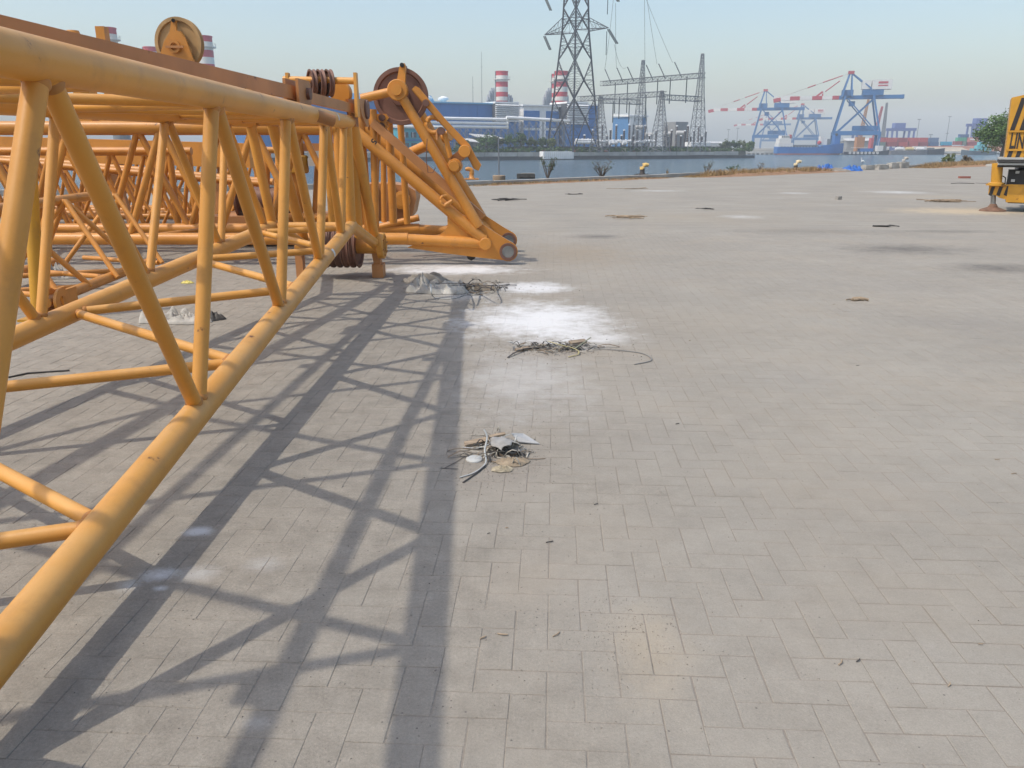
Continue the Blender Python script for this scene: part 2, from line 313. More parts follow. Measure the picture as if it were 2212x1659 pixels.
# quay wall, coping
M_CONC = mat('weathered concrete', (.34, .32, .285), .85, vary=.2, scale=1.2, rust=.3, rustcol=(.12, .10, .085), rscale=2.5, dust=.3, dustcol=(.42, .36, .28), bump=.3, bscale=12)
M_CONCD = mat('dark wet concrete', (.10, .095, .085), .8, vary=.25, scale=.6, bump=.3, bscale=6)
M_EARTH = mat('red brown earth', (.28, .15, .075), .95, vary=.25, scale=3, dust=.3, dustcol=(.36, .24, .14), bump=.5, bscale=14)
mb = MB()
for a, b_ in zip(QUAY[:-1], QUAY[1:]): mb.quad(a + V((0, 0, -.002)), b_ + V((0, 0, -.002)), b_ + V((0, 0, -6)), a + V((0, 0, -6)))
mb.build('quay_wall', M_CONCD, None, kind='structure', label='dark concrete face of the quay above the water')
cop = bpy.data.objects.new('quay_kerb', None); scene.collection.objects.link(cop); cop['kind'] = 'structure'; cop['label'] = 'worn concrete kerb along the edge of the quay'
for a, b_ in zip(QUAY[:-1], QUAY[1:]):
    L = (b_ - a).length; d = (b_ - a).normalized(); nrm = V((d.y, -d.x, 0)); k = 0; s0 = 0.0
    while s0 < L:
        p = a + d * s0; s1 = min(L, s0 + 3.0)
        if -30 < p.x < 75:
            hgt = .17 + rnd.uniform(-.025, .02); q0 = a + d * (s0 + .012) + nrm * .22; q1 = a + d * (s1 - .012) + nrm * .22
            MB().beam(q0 + V((0, 0, hgt / 2)), q1 + V((0, 0, hgt / 2)), .42, hgt).build('kerb_stone', M_CONC, cop)
        s0 = s1
# water
m = bpy.data.materials.new('harbour water'); m.use_nodes = True; n = m.node_tree.nodes; l = m.node_tree.links; b = n['Principled BSDF']
b.inputs['Base Color'].default_value = (.075, .115, .145, 1); b.inputs['Roughness'].default_value = .16; b.inputs['IOR'].default_value = 1.33
g = n.new('ShaderNodeNewGeometry'); hs = []
for s_, dst, stx in ((.55, 1, (1, 1.6, 1)), (1.9, .45, (1, 1.8, 1)), (.09, 1.2, (1, 1.5, 1))):
    k = n.new('ShaderNodeMapping'); k.inputs['Scale'].default_value = stx; k.inputs['Rotation'].default_value = (0, 0, .5); l.new(g.outputs['Position'], k.inputs[0])
    z_ = n.new('ShaderNodeTexNoise'); z_.inputs['Scale'].default_value = s_; z_.inputs['Detail'].default_value = 4; l.new(k.outputs[0], z_.inputs['Vector'])
    q = n.new('ShaderNodeMath'); q.operation = 'MULTIPLY'; q.inputs[1].default_value = dst; l.new(z_.outputs[0], q.inputs[0]); hs.append(q.outputs[0])
s1 = n.new('ShaderNodeMath'); l.new(hs[0], s1.inputs[0]); l.new(hs[1], s1.inputs[1]); s2 = n.new('ShaderNodeMath'); l.new(s1.outputs[0], s2.inputs[0]); l.new(hs[2], s2.inputs[1])
bp = n.new('ShaderNodeBump'); bp.inputs['Strength'].default_value = .9; bp.inputs['Distance'].default_value = .9; l.new(s2.outputs[0], bp.inputs['Height']); l.new(bp.outputs[0], b.inputs['Normal'])
MB().quad((-690, -240, WATER_Z), (1590, -240, WATER_Z), (1590, 1740, WATER_Z), (-690, 1740, WATER_Z)).build('water', m, None, kind='structure', label='rippled steel blue harbour water')
# ================================================================== NEAR BOOM (tapered tip section lying on the yard)
CHB = .9                                                   # where the taper starts
def TR(Y): return V((-1.303 - .0444 * Y, Y, 1.8516 - .0018 * Y))
def BR(Y): y = max(Y, CHB); return V((-1.4046 - .0369 * Y, Y, .0359 + .0865 * y))
def BL(Y): y = max(Y, CHB); return V((-3.82 + .147 * y - .05 * (y - Y), Y, .036 + .0865 * y))
def TL(Y): y = max(Y, CHB); return V((-3.93 + .15 * y - .05 * (y - Y), Y, 1.85))
boom = thing('crane_boom_section', 'large dusty yellow lattice boom section in the foreground, tapering to its sheave head', 'crane boom', (-2.4, 4.5, 0))
RC = .067
M_WELD = mat('grimy weld paint', (.46, .20, .05), .6, vary=.25, scale=9, rust=.75, rscale=16, grime=.6)
def weld(a, b, r):                      # small bead collar
    d = (V(b) - V(a)).normalized(); return MB().lathe(a, d, [(r * 1.0, .0), (r * 1.10, .012), (r * 1.06, .03), (r, .034)], 18)
for fn, y1 in ((TR, 8.55), (TL, 8.55), (BR, 8.62), (BL, 8.62)):
    ys = [-2.6, CHB, y1]
    MB().path([fn(y) for y in ys], RC, 40).build('chord', M_BOOM, boom)
def lace(pairs, r, inset=.0, name='lacing_tube', n=18):
    for a, b_ in pairs:
        o_ = tube(name, a, b_, r, M_BOOM, boom, n); a, b_ = V(a), V(b_); dd = (b_ - a).normalized(); sn = math.sqrt(max(.05, 1 - dd.y ** 2)); off_ = RC * .97 / sn
        for q, s_ in ((a, 1), (b_, -1)):
            c0 = q + dd * s_ * off_; MB().lathe(c0, dd, [(r * .98, -.016), (r * 1.13, -.008), (r * 1.16, 0), (r * 1.10, .009), (r * .98, .016)], n, True).build('weld_bead', M_WELD, o_)
NR = [-1.6, .1, 1.70, 3.676, 5.39, 6.82, 7.95]; TRn = [-.75, .95, 2.547, 4.17, 5.77, 7.2, 8.25]
right = []
for i in range(len(NR)):
    right.append((BR(NR[i]), TR(TRn[i])))
    if i: right.append((BR(NR[i]), TR(TRn[i - 1])))
lace(right, .036)
NL = [-1.0, .7, 2.2, 3.65, 5.05, 6.28, 7.45, 8.4]; TLn = [-.2, 1.5, 2.9, 4.3, 5.65, 6.95, 7.95]
left = []
for i in range(len(TLn)): left += [(BL(NL[i]), TL(TLn[i])), (TL(TLn[i]), BL(NL[i + 1]))]
lace(left, .034)
bb = [BR(-1.0), BL(.2), BR(.85), BL(2.0), BR(2.63), BL(3.8), BR(4.37), BL(5.37), BR(6.02), BL(7.0), BR(7.4), BL(8.25), BR(8.5)]
lace(list(zip(bb[:-1], bb[1:])), .031)
tt_ = [TL(-.4), TR(.25), TL(1.05), TR(1.75), TL(2.6), TR(3.35), TL(4.2), TR(4.95), TL(5.7), TR(6.45), TL(7.1), TR(7.7), TL(8.2)]
lace(list(zip(tt_[:-1], tt_[1:])), .030)
lace([(TR(8.5), TL(8.5)), (BR(8.58), BL(8.58))], .045)
# dabs of peeled paper label and ring scars on the chords
for (fn, y, r_) in ((TR, 7.55, RC), (BR, 7.15, RC)):
    p, q = fn(y), fn(y + .06); x = (q - p).normalized(); side = V((1, 0, .35)).normalized(); vs_ = []; 
    up = x.cross(side).normalized()
    for t in range(7):
        ang = -.55 + t * 1.1 / 6; dirv = side * math.cos(ang) + up * math.sin(ang)
        vs_ += [p + dirv * (r_ + .0015), q + dirv * (r_ + .0015)]
    MB().add(vs_, [(2 * t, 2 * t + 1, 2 * t + 3, 2 * t + 2) for t in range(6)], True).build('paper_label', M_STICK, boom)
# pipe stub on the upper chord
p = TR(6.62); MB().tube(p + V((.02, .02, .0)), p + V((.155, .11, -.045)), .047, None, 20).build('pipe_stub', M_BROWN, boom)
# cross frame, end posts and head plates
hT, hTl = V((-1.72, 8.95, 1.86)), V((-2.6, 9.0, 1.86)); ax0 = at(821, 531, 10.0); ax0l = V((ax0.x - .95, ax0.y + .05, ax0.z))
for a, b_ in ((TR(8.5), hT), (TL(8.5), hTl), (hT, hTl)): tube('head_tube', a, b_, .055, M_BOOM, boom, 20)
for a, b_, r_ in ((hT, ax0 + V((-.06, 0, .06)), .062), (hTl, ax0l, .062), (BR(8.6), ax0 + V((-.05, 0, .02)), .06), (BL(8.6), ax0l, .06), (TR(8.45), BR(8.58), .05), (TL(8.45), BL(8.58), .05),
                  (V((-1.75, 9.1, 1.8)), V((-1.86, 9.7, .55)), .05), (V((-2.0, 9.0, 1.84)), V((-2.05, 9.2, .75)), .05)): tube('head_strut', a, b_, r_, M_BOOM, boom, 20)
# tip sheaves on their axle
axd = (ax0l - ax0).normalized()
tube('sheave_axle', ax0 + axd * -.06, ax0l + axd * .1, .10, M_BOOM, boom, 28)
MB().lathe(ax0, -axd, [(.15, -.02), (.16, -.015), (.16, .05), (.15, .06)], 36).build('axle_flange', M_BOOM, boom)
fl = boom.children[-1]
for k in range(6):
    a = k * math.pi / 3 + .3; x, y = MB.frame(axd); c = ax0 - axd * .06 + (x * math.cos(a) + y * math.sin(a)) * .115
    MB().tube(c, c - axd * .014, .013, None, 6).build('bolt', M_BROWN, fl)
for k in range(5):
    sheave(ax0 + axd * (.30 + k * .085), axd, .275, .075).build('tip_sheave', M_SHEAVE, boom)
# stub leg that props the head
lg = at(812, 560, 10.02); ft = gnd(812, 596)
MB().beam(V((lg.x, 10.02, ax0.z - .06)), V((lg.x + .02, 10.06, .16)), .085, .13, (0, 1, 0)).build('prop_leg', M_BROWN, boom)
MB().box((lg.x + .02, 10.08, .085), (.14, .20, .17)).build('prop_foot', M_BROWN, boom)
MB().box((lg.x - .98, 10.1, .20), (.09, .13, .40)).build('prop_leg', M_BROWN, boom)
# guide rollers above the head with axle bar and bracket plates
ga, gb = at(613, 172, 8.6), at(771, 175, 8.5)
MB().tube(ga, gb, .034, None, 16).build('guide_axle', M_BOOM, boom)
for p, wd in ((at(620, 187, 8.6), .05), (at(766, 187, 8.5), .05)):
    MB().prism([V((p.x, p.y - .04, p.z + .13)), V((p.x, p.y + .04, p.z + .13)), V((p.x, p.y + .07, 1.88)), V((p.x, p.y - .07, 1.88))], (wd * .6, 0, 0)).build('guide_bracket', M_BOOM, boom)
gm = lerp(ga, gb, .36)
for k in range(3): sheave(gm + V((.02 + k * .085, 0, -.03)), (1, .55, 0), .135, .05, 32).build('guide_roller', M_SHEAVE, boom)
MB().lathe(lerp(ga, gb, .75) + V((-.05, .35, -.10)), (.3, 1, 0), [(.11, -.03), (.12, -.02), (.12, .02), (.11, .03)], 28).build('cheek_plate', M_BOOM2, boom)
# --------------------------------------------------- pendant bars lying along the top of the boom
def pendant(off, name_label, ylist, z=2.0):
    t = thing('pendant_bar', name_label, 'pendant bar', (off(3).x, 3, z))
    Pm = lambda y: V((off(y).x, y, z))
    MB().beam(Pm(ylist[0]), Pm(ylist[1]), .035, .098).build('bar', M_BROWN, t)
    e = Pm(ylist[1])
    d = (Pm(ylist[1] + 1) - Pm(ylist[1])).normalized(); x = V((d.y, -d.x, 0))
    for s in (-1, 1):
        MB().prism([e + x * s * .05 + d * -.16 + V((0, 0, -.10)), e + x * s * .05 + d * .16 + V((0, 0, -.10)), e + x * s * .05 + d * .2, e + x * s * .05 + d * .16 + V((0, 0, .10)), e + x * s * .05 + d * -.16 + V((0, 0, .10))], x * .022).build('clevis_plate', M_BROWN, t)
    tube('clevis_pin', e - x * .10 + d * .07, e + x * .10 + d * .07, .045, M_SHEAVE, t, 20)
    e2 = Pm(ylist[2]) + V((0, 0, -.03))
    MB().beam(e + d * .1 + V((0, 0, -.01)), e2, .034, .088).build('link_bar', M_BROWN, t)
    for s in (-1, 1):
        MB().prism([e2 + x * s * .055 + d * -.22 + V((0, 0, .09)), e2 + x * s * .055 + d * -.1 + V((0, 0, -.06)), e2 + x * s * .055 + d * .12 + V((0, 0, -.17)), e2 + x * s * .055 + d * .22 + V((0, 0, -.17)), e2 + x * s * .055 + d * .2 + V((0, 0, .11))], x * .028).build('end_clevis', M_BROWN, t)
    MB().lathe(e2 + d * .12, x, [(.055, -.11), (.095, -.105), (.095, -.06), (.06, -.05), (.06, .05), (.095, .06), (.095, .105), (.055, .11)], 28).build('end_boss', M_SHEAVE, t)
    for yy in (ylist[0] + 3.0, ylist[1] - 1.2): MB().box((Pm(yy).x, yy, z - .09), (.10, .10, .09)).build('saddle_block', M_BOOM, t)
    return t
pendant(lambda y: V((-1.95 + .036 * y, y, 0)), 'flat brown pendant bar on top of the near boom, on the side towards open yard', (-1.5, 6.65, 8.75))
pendant(lambda y: V((-2.98 + .06 * y, y, 0)), 'flat brown pendant bar on top of the near boom, on the side towards the water', (-1.5, 6.45, 8.6))

# ================================================================== FOOT SECTION with triangular hinge end
YF, YR = 11.15, 12.55
foot = thing('boom_foot_section', 'orange lattice boom foot section with triangular hinge end and big rope wheel', 'crane boom', (-2.5, 11.8, 0))
def F(u, v, dy=0): return at(u, v, YF + dy)
SH = (V((0, YR - YF, 0)))
# rear frame = front frame moved back along the hinge pin
for s, off in (('front', V((0, 0, 0))), ('rear', SH)):
    poly = [F(966, 462), F(1000, 464), F(1037, 481), F(1085, 512)]
    ec = F(1097.5, 543.5); er = .137
    poly += [ec + V((math.cos(a) * er, 0, math.sin(a) * er)) for a in [R(60 - k * 20) for k in range(10)]]
    poly += [F(1040, 557), F(960, 547), F(880, 535), F(930, 512), F(950, 507), F(961, 499), F(967, 488)]
    zmin = min(p.z for p in poly); lift = V((0, 0, max(0, .012 - zmin)))
    MB().prism([p + off + lift for p in poly], (0, .045, 0)).build('hinge_plate', M_BOOM2, foot); hp = foot.children[-1]
    MB().lathe(ec + off + lift + V((0, .02, 0)), (0, 1, 0), [(.085, -.06), (.12, -.06), (.12, .09), (.085, .09), (.085, -.06)], 36).build('hinge_eye', M_SHEAVE, hp)
    MB().tube(ec + off + lift + V((0, -.02, 0)), ec + off + lift + V((0, .06, 0)), .084, None, 30).build('hinge_pin', M_STEEL, hp)
    MB().tube(F(815, 514) + off, F(1049, 525.5) + off, .076, None, 26).build('lower_tube', M_BOOM2, foot)
    MB().lathe(F(1049, 525.5) + off + V((0, 0, 0)), (0, -1, 0), [(.085, -.05), (.085, .10), (.078, .105)], 28).build('tube_cap', M_BOOM2, foot)
    MB().tube(F(742, 262) + off, F(1046, 519) + off, .078, None, 26).build('upper_tube', M_BOOM2, foot)
    if s == 'front': MB().beam(F(790, 276) + V((.075, .11, .07)), F(1030, 482) + V((.075, .11, .07)), .10, .11).build('shaded_tube_strip', M_BROWN, foot)  # added brown bar: its dark colour stands in for the rear tube in shade
    MB().tube(F(861, 197) + off, F(1034, 490) + off, .062, .075, 24).build('mast_strut', M_BOOM2, foot)
    MB().tube(F(780, 213) + off, F(861, 195) + off, .058, None, 22).build('mast_tube', M_BOOM2, foot)
# lug on the belly, rigging shackle
p = F(1017, 552) + V((0, .1, 0)); MB().prism([p + V((-.09, 0, .05)), p + V((.11, 0, .06)), p + V((.05, 0, -.06)), p + V((0, 0, -.085)), p + V((-.05, 0, -.06))], (0, .04, 0)).build('lifting_lug', M_DARK, foot)
p = F(963, 436) + V((0, -.10, .02)); x = V((1, 0, 0)); MB().path([p + V((math.cos(a) * .07, 0, math.sin(a) * .07)) for a in [R(70 + 28 * k) for k in range(10)]], .018, 8).build('shackle', M_BOOM2, foot)
MB().tube(p + V((.0, 0, -.06)), p + V((.10, 0, .0)), .028).build('shackle_pin', M_BOOM2, foot)
# rope wheel at the mast head
hub = F(859, 202); sheave(hub + V((.0, .32, -.02)), (0, 1, 0), .372, .11, 56).build('mast_sheave', M_SHEAVE, foot)
tube('mast_pin', hub + V((0, -.12, .04)), hub + V((0, 1.5, .04)), .07, M_BOOM2, foot, 24)
MB().lathe(F(859.5, 195), (0, -1, 0), [(.10, -.05), (.135, -.05), (.135, .06), (.125, .075)], 40).build('mast_hub', M_BOOM2, foot); hb = foot.children[-1]
for k in range(4):
    a = k * math.pi / 2 + .2; c = F(859.5, 195) + V((math.cos(a) * .06, -.075, math.sin(a) * .06)); MB().tube(c, c + V((0, -.014, 0)), .014, None, 6).build('bolt', M_BROWN, hb)
q = F(866, 190); MB().prism([q + V((-.07, 0, 0)), q + V((.05, 0, 0)), F(876, 143) + V((0, 0, 0)), F(873, 136), F(866, 137), F(862, 146)], (0, .10, 0)).build('keeper_arm', M_BOOM2, foot)
tube('keeper_pin', F(869, 141) + V((0, -.05, 0)), F(869, 141) + V((0, .3, 0)), .028, M_BLACK, foot, 10)
# equaliser: two parallel bars hanging from the mast head
eq = [(898, 186), (906, 190), (962, 257), (1014, 311), (1028, 338), (1040, 356), (1034, 369), (1027, 365), (1016, 342), (1000, 316), (950, 262), (891, 193)]
for dy in (.0, .17):
    MB().prism([F(u - dy * 30, v - dy * 2) + V((0, dy - .05, 0)) for u, v in eq], (0, .045, 0)).build('equaliser_bar', M_BOOM2, foot)
for (u, v, r0, ln) in ((921, 223, .045, .3), (953, 283, .05, .12)): MB().tube(F(u, v) + V((0, -.08, 0)), F(u, v) + V((0, -.08 + ln, 0)), r0, None, 18).build('equaliser_pin', M_SHEAVE, foot)
c = F(936, 270) + V((0, .03, 0)); MB().path([c + V((math.cos(R(a)) * .10, 0, math.sin(R(a)) * .10)) for a in range(40, 330, 18)], .042, 12, .8).build('chain_hook', M_BOOM2, foot)
for k, (u0, v0, u1, v1, rr) in enumerate(((944, 280, 945, 302, .022), (948, 278, 950, 296, .012), (958, 284, 972, 340, .028), (964, 288, 975, 338, .018))):
    MB().tube(F(u0, v0) + V((0, .0, 0)), F(u1, v1) + V((0, .0, 0)), rr, None, 10).build('hanging_rod', M_BOOM2 if k > 1 else M_BROWN, foot)
for (u, v, r0, l0, l1) in ((1004.6, 326.5, .082, -.12, .25), (982, 358.5, .098, -.02, .25), (982, 358.5, .072, -.12, -.02)):
    MB().lathe(F(u, v), (0, 1, 0), [(r0 * .93, l0), (r0, l0 + .012), (r0, l1)], 30).build('boss', M_BOOM2, foot)
MB().beam(F(975, 350) + V((0, .12, 0)), F(1008, 325) + V((0, .12, 0)), .13, .16, (0, 1, 0)).build('boss_link', M_BROWN, foot)
MB().beam(F(968, 366) + V((0, .06, 0)), F(990, 352) + V((0, .06, 0)), .1, .15, (0, 1, 0)).build('boss_lug', M_BOOM2, foot)
MB().path([F(926, 300) + V((0, -.2, 0)), F(924, 345) + V((0, -.2, 0)), F(928, 372) + V((0, -.2, 0)), F(938, 372) + V((0, -.2, 0)), F(944, 360) + V((0, -.2, 0))], .006, 6).build('wire_loop', M_SHEAVE, foot)
fc5 = bpy.data.curves.new('painted_numeral', 'FONT'); fc5.body = '5'; fc5.size = .11; fc5.offset = .004; f5 = bpy.data.objects.new('painted_numeral', fc5); scene.collection.objects.link(f5)
bpy.context.view_layer.update(); m5 = bpy.data.meshes.new_from_object(f5.evaluated_get(bpy.context.evaluated_depsgraph_get())); bpy.data.objects.remove(f5); m5.materials.clear(); m5.materials.append(M_BLACK)
f5 = bpy.data.objects.new('painted_numeral', m5); scene.collection.objects.link(f5); f5.parent = foot; f5.rotation_euler = (R(74), 0, R(0)); f5.rotation_euler = (Matrix.Rotation(R(82), 3, 'X') @ Matrix.Rotation(R(-125), 3, 'Z')).to_euler(); f5.location = F(806, 302) + V((.01, -.083, .02)) - foot.location
# rear strut, frame verticals
tube('rear_strut', at(869, 338, 13.2), at(972, 292, 12.7), .08, M_BOOM2, foot, 20)
for u0, v0, u1, v1, Y, rr in ((839, 244, 850, 482, 11.9, .058), (864, 250, 880, 484, 12.3, .05), (818, 250, 812, 400, 11.6, .04), (828, 300, 830, 480, 12.6, .045), (806, 236, 812, 505, 11.3, .05), (775, 225, 798, 512, 11.3, .06), (905, 470, 812, 492, 12.5, .05)):
    tube('frame_post', at(u0, v0, Y), at(u1, v1, Y), rr, M_BOOM2, foot, 16)
tube('frame_tie', at(795, 263, 11.3), at(905, 258, 12.2), .045, M_BOOM2, foot)
for u, v in ((810, 254), (809, 272)):
    MB().prism([at(u - 14, v - 8, 11.4), at(u + 24, v - 8, 11.4), at(u + 30, v, 11.4), at(u + 24, v + 9, 11.4), at(u - 14, v + 9, 11.4)], (0, .06, 0)).build('link_plate', M_BOOM2, foot)
    MB().lathe(at(u + 15, v, 11.39), (0, -1, 0), [(.03, -.01), (.045, -.01), (.045, .02), (.03, .02)], 18).build('link_boss', M_SHEAVE, foot)
# lattice body running off behind the near boom
XA, XB = -10.4, -2.35
cz = {('f', 0): (YF, .36), ('f', 1): (YF, 1.84), ('r', 0): (YR, .36), ('r', 1): (YR, 1.84)}
def CP(k, x): y, z = cz[k]; return V((x, y, z))
for k in cz: tube('chord', CP(k, XA), CP(k, XB + (.0 if k[1] else .9)), .082, M_BOOM2, foot, 26)
xs = [XA + .1 + .62 * i for i in range(13)]
for side in 'fr':
    for i in range(12): tube('lacing_tube', CP((side, i % 2), xs[i] + (.0 if side == 'f' else .3)), CP((side, (i + 1) % 2), xs[i + 1] + (.0 if side == 'f' else .3)), .048, M_BOOM2, foot, 14)
for lv in (0, 1):
    for i in range(0, 12, 2): tube('lacing_tube', CP(('f', lv), xs[i]), CP(('r', lv), xs[i + 1]), .036, M_BOOM2, foot, 12); tube('lacing_tube', CP(('r', lv), xs[i + 1]), CP(('f', lv), xs[i + 2]), .036, M_BOOM2, foot, 12)
for k in ('f', 'r'): tube('end_post', CP((k, 0), XB), CP((k, 1), XB), .06, M_BOOM2, foot, 18)
# idler wheel standing on the body in its bracket
ic = at(380, 92, 11.6)
idl = thing('idler_wheel', 'worn yellow rope wheel in a pointed bracket above the boom foot section', 'rope wheel', (ic.x, 11.6, 1.95))
sheave(ic + V((0, .12, 0)), (.12, 1, 0), .335, .09, 48).build('wheel', mat('worn yellow wheel', (.36, .22, .09), .6, vary=.2, scale=5, rust=.5), idl)
MB().prism([at(341, 132, 11.55), at(420, 136, 11.55), at(400, 82, 11.55), at(391, 68, 11.55), at(381, 66, 11.55), at(379, 44, 11.55), at(370, 44, 11.55), at(366, 70, 11.55), at(354, 90, 11.55)], (0, .04, 0)).build('bracket', M_BOOM2, idl)
MB().lathe(at(377, 101, 11.53), (0, -1, 0), [(.05, -.01), (.08, -.01), (.08, .02), (.05, .02), (.05, -.01)], 24).build('hub', M_BOOM2, idl); MB().box(at(377, 101, 11.50), (.24, .015, .03)).build('keeper_bar', M_BROWN, idl)
tube('keeper_pin', at(374, 44, 11.5), at(374, 44, 11.8), .025, M_BLACK, idl, 8)
for u in (350, 412): MB().beam(at(u, 128, 11.6), V((at(u, 128, 11.6).x, 11.65, 1.92)), .08, .08, (0, 1, 0)).build('stand_post', M_BOOM2, idl)
MB().box((ic.x, 12.0, 1.94), (.7, 1.0, .05)).build('stand_base', M_BOOM2, idl)
for (u0, u1, v0, lab) in ((210, 229, 58, 'square orange stub post behind the flat brown pendant bar'), (142, 172, 66, 'short rounded orange stub behind the flat brown pendant bar')):
    a, b_ = at(u0, v0, 11.7), at(u1, v0, 11.7); c = (a + b_) / 2
    t = thing('stub_post', lab, 'steel post', (c.x, 11.7, 1.92))
    if u0 == 210: MB().box((c.x, 11.7, (c.z + 1.92) / 2), ((b_ - a).x, .14, c.z - 1.92)).build('post', M_BOOM2, t)
    else: MB().lathe((c.x, 11.7, 1.92), (0, 0, 1), [((b_ - a).x / 2, 0), ((b_ - a).x / 2, c.z - 1.98), ((b_ - a).x / 2 * .8, c.z - 1.92)], 22).build('post', M_BOOM2, t)
    MB().box((c.x, 11.72, 1.945), (.3, .3, .04)).build('base_plate', M_BOOM2, t)

# ================================================================== other crane parts stored behind
b3 = thing('jib_section', 'slimmer orange lattice jib lying behind the boom foot section near the water', 'crane boom', (-8, 14.8, 0))
J = {}
for nm, (a, b_) in {'ft': ((-11.5, 14.6, 1.55), (-4.3, 14.0, .98)), 'rt': ((-11.5, 15.6, 1.55), (-4.3, 14.7, .98)), 'fb': ((-11.5, 14.6, .12), (-4.3, 14.0, .12)), 'rb': ((-11.5, 15.6, .12), (-4.3, 14.7, .12))}.items():
    J[nm] = (V(a), V(b_)); tube('chord', a, b_, .06, M_BOOM2, b3, 20)
jp = lambda k, t: lerp(J[k][0], J[k][1], t)
for i in range(12):
    t0, t1 = i / 12 + .02, (i + 1) / 12 + .02 - (.04 if i == 11 else 0)
    for s in 'fr': tube('lacing_tube', jp(s + ('t' if i % 2 else 'b'), t0), jp(s + ('b' if i % 2 else 't'), t1), .03, M_BOOM2, b3, 10)
    tube('lacing_tube', jp('ft' if i % 2 else 'rt', t0), jp('rt' if i % 2 else 'ft', t1), .028, M_BOOM2, b3, 10)
    tube('lacing_tube', jp('fb' if i % 2 else 'rb', t0), jp('rb' if i % 2 else 'fb', t1), .028, M_BOOM2, b3, 10)
b5 = thing('spare_boom_section', 'plain orange lattice boom section stored between the foot section and the jib', 'crane boom', (-8, 13.2, 0))
Z5 = {'fb': (12.98, .14), 'ft': (12.98, 1.52), 'rb': (13.75, .14), 'rt': (13.75, 1.52)}
for k in Z5: tube('chord', (-11.6, *Z5[k]), (-5.35, *Z5[k]), .065, M_BOOM2, b5, 20)
for i in range(13):
    x0 = -11.5 + i * .47; x1 = x0 + .47
    for s in 'fr': a5, c5 = Z5[s + ('t' if i % 2 else 'b')], Z5[s + ('b' if i % 2 else 't')]; tube('lacing_tube', (x0 + (.2 if s == 'r' else 0), *a5), (x1 + (.2 if s == 'r' and i < 12 else 0), *c5), .036, M_BOOM2, b5, 12)
    a5, c5 = Z5['ft' if i % 2 else 'rt'], Z5['rt' if i % 2 else 'ft']; tube('lacing_tube', (x0, *a5), (x1, *c5), .03, M_BOOM2, b5, 10)
for s in 'fr': tube('end_post', (-5.4, *Z5[s + 'b']), (-5.4, *Z5[s + 't']), .05, M_BOOM2, b5, 14)
copy_tree(b5, (-7.3, 17.7, 0), label='plain orange lattice boom section stored beyond the box girder')
copy_tree(b5, (-8.6, 19.4, 0), label='outermost orange lattice boom section, nearest the quay edge')
for o_ in (b5,): o_['group'] = 'spare lattice boom sections'
g3 = thing('box_girder', 'deep orange box girder on trestle legs behind the lattice jib', 'steel girder', (-7, 16.6, 0))
MB().beam((-11.2, 16.9, 1.58), (-5.1, 16.3, 1.42), .5, .46).build('girder', M_BOOM2, g3)
for x in (-10.6, -8.2, -5.7):
    y = 16.9 - (x + 11.2) * .098
    for dx in (-.22, .22): MB().beam((x + dx * 1.6, y, 0), (x + dx * .4, y, 1.25), .12, .12, (0, 1, 0)).build('trestle_leg', M_BROWN, g3)
    MB().box((x, y, 1.22), (.5, .4, .1)).build('trestle_cap', M_BROWN, g3)
# chord end with fork eye, left of the near boom
j4 = thing('jib_end_piece', 'short orange lattice piece with a forked eye lying left of the near boom', 'crane boom', (-4.9, 8.8, 0))
e0 = gnd(121, 648, .16)
def Q(dx, y, z): return V((e0.x + dx, y, z))
rows = [(0, .13), (-1.25, .13)]
for dx, z in rows: tube('chord', Q(dx - .03, 7.5, .16), Q(dx - .25, 10.3, .16), .055, M_BOOM2, j4, 20)
for dx in (0,): tube('chord', Q(-.62, 7.6, 1.0), Q(-.85, 10.3, 1.0), .055, M_BOOM2, j4, 20)
for i, y in enumerate((7.8, 8.4, 9.0, 9.6, 10.2)):
    tube('lacing_tube', Q(-.05, y, .16), Q(-.68, y + .3 * (-1) ** i, 1.0), .03, M_BOOM2, j4, 12); tube('lacing_tube', Q(-1.3, y, .16), Q(-.68, y + .3 * (-1) ** i, 1.0), .03, M_BOOM2, j4, 12); tube('lacing_tube', Q(-.1, y, .16), Q(-1.32, y + .5 * (-1) ** i, .16), .03, M_BOOM2, j4, 12)
for dx in (-.055, .055):
    c = e0 + V((dx, 0, -.01)); MB().lathe(c, (1, .0, 0), [(.05, -.014), (.125, -.014), (.125, .014), (.05, .014), (.05, -.014)], 30).build('fork_eye', M_BOOM2, j4)
    MB().box(c + V((0, .14, 0)), (.026, .26, .2)).build('fork_cheek', M_BOOM2, j4)
py = thing('steel_post', 'upright yellow steel post standing on the paving left of the near boom', 'steel post', (-4.3, 6.6, 0))
pp = gnd(84, 690); MB().tube(V((pp.x, pp.y, .02)), at(62, 330, pp.y + .1), .062, None, 20).build('tube', M_YEL, py); MB().box((pp.x, pp.y, .012), (.26, .26, .024)).build('base_plate', M_YEL, py)
# hook block / counterweight box behind the hinge end
hk = thing('hook_block', 'heavy rusty orange steel block with rounded corners behind the hinge plates', 'hook block', (-2.7, 14.6, 0))
a = gnd(815, 482); 
P4 = lambda u, v: at(u, v, 14.5)
MB().prism([P4(760, 478), P4(880, 478), P4(892, 462), P4(899, 428), P4(897, 412), P4(880, 402), P4(842, 396), P4(760, 398)], (0, .7, 0)).build('body', M_BROWN, hk)
for u in (812, 850, 876): MB().beam(P4(u, 400) + V((0, -.05, 0)), P4(u, 477) + V((0, -.05, 0)), .04, .08, (0, 1, 0)).build('rib', M_BROWN, hk)
MB().lathe(P4(868, 432) + V((0, -.03, 0)), (0, -1, 0), [(.10, -.02), (.16, -.02), (.16, .04), (.1, .05)], 24).build('pin_boss', M_BOOM2, hk)
MB().box((-2.9, 14.85, .06), (1.6, .9, .12)).build('base', M_BROWN, hk)
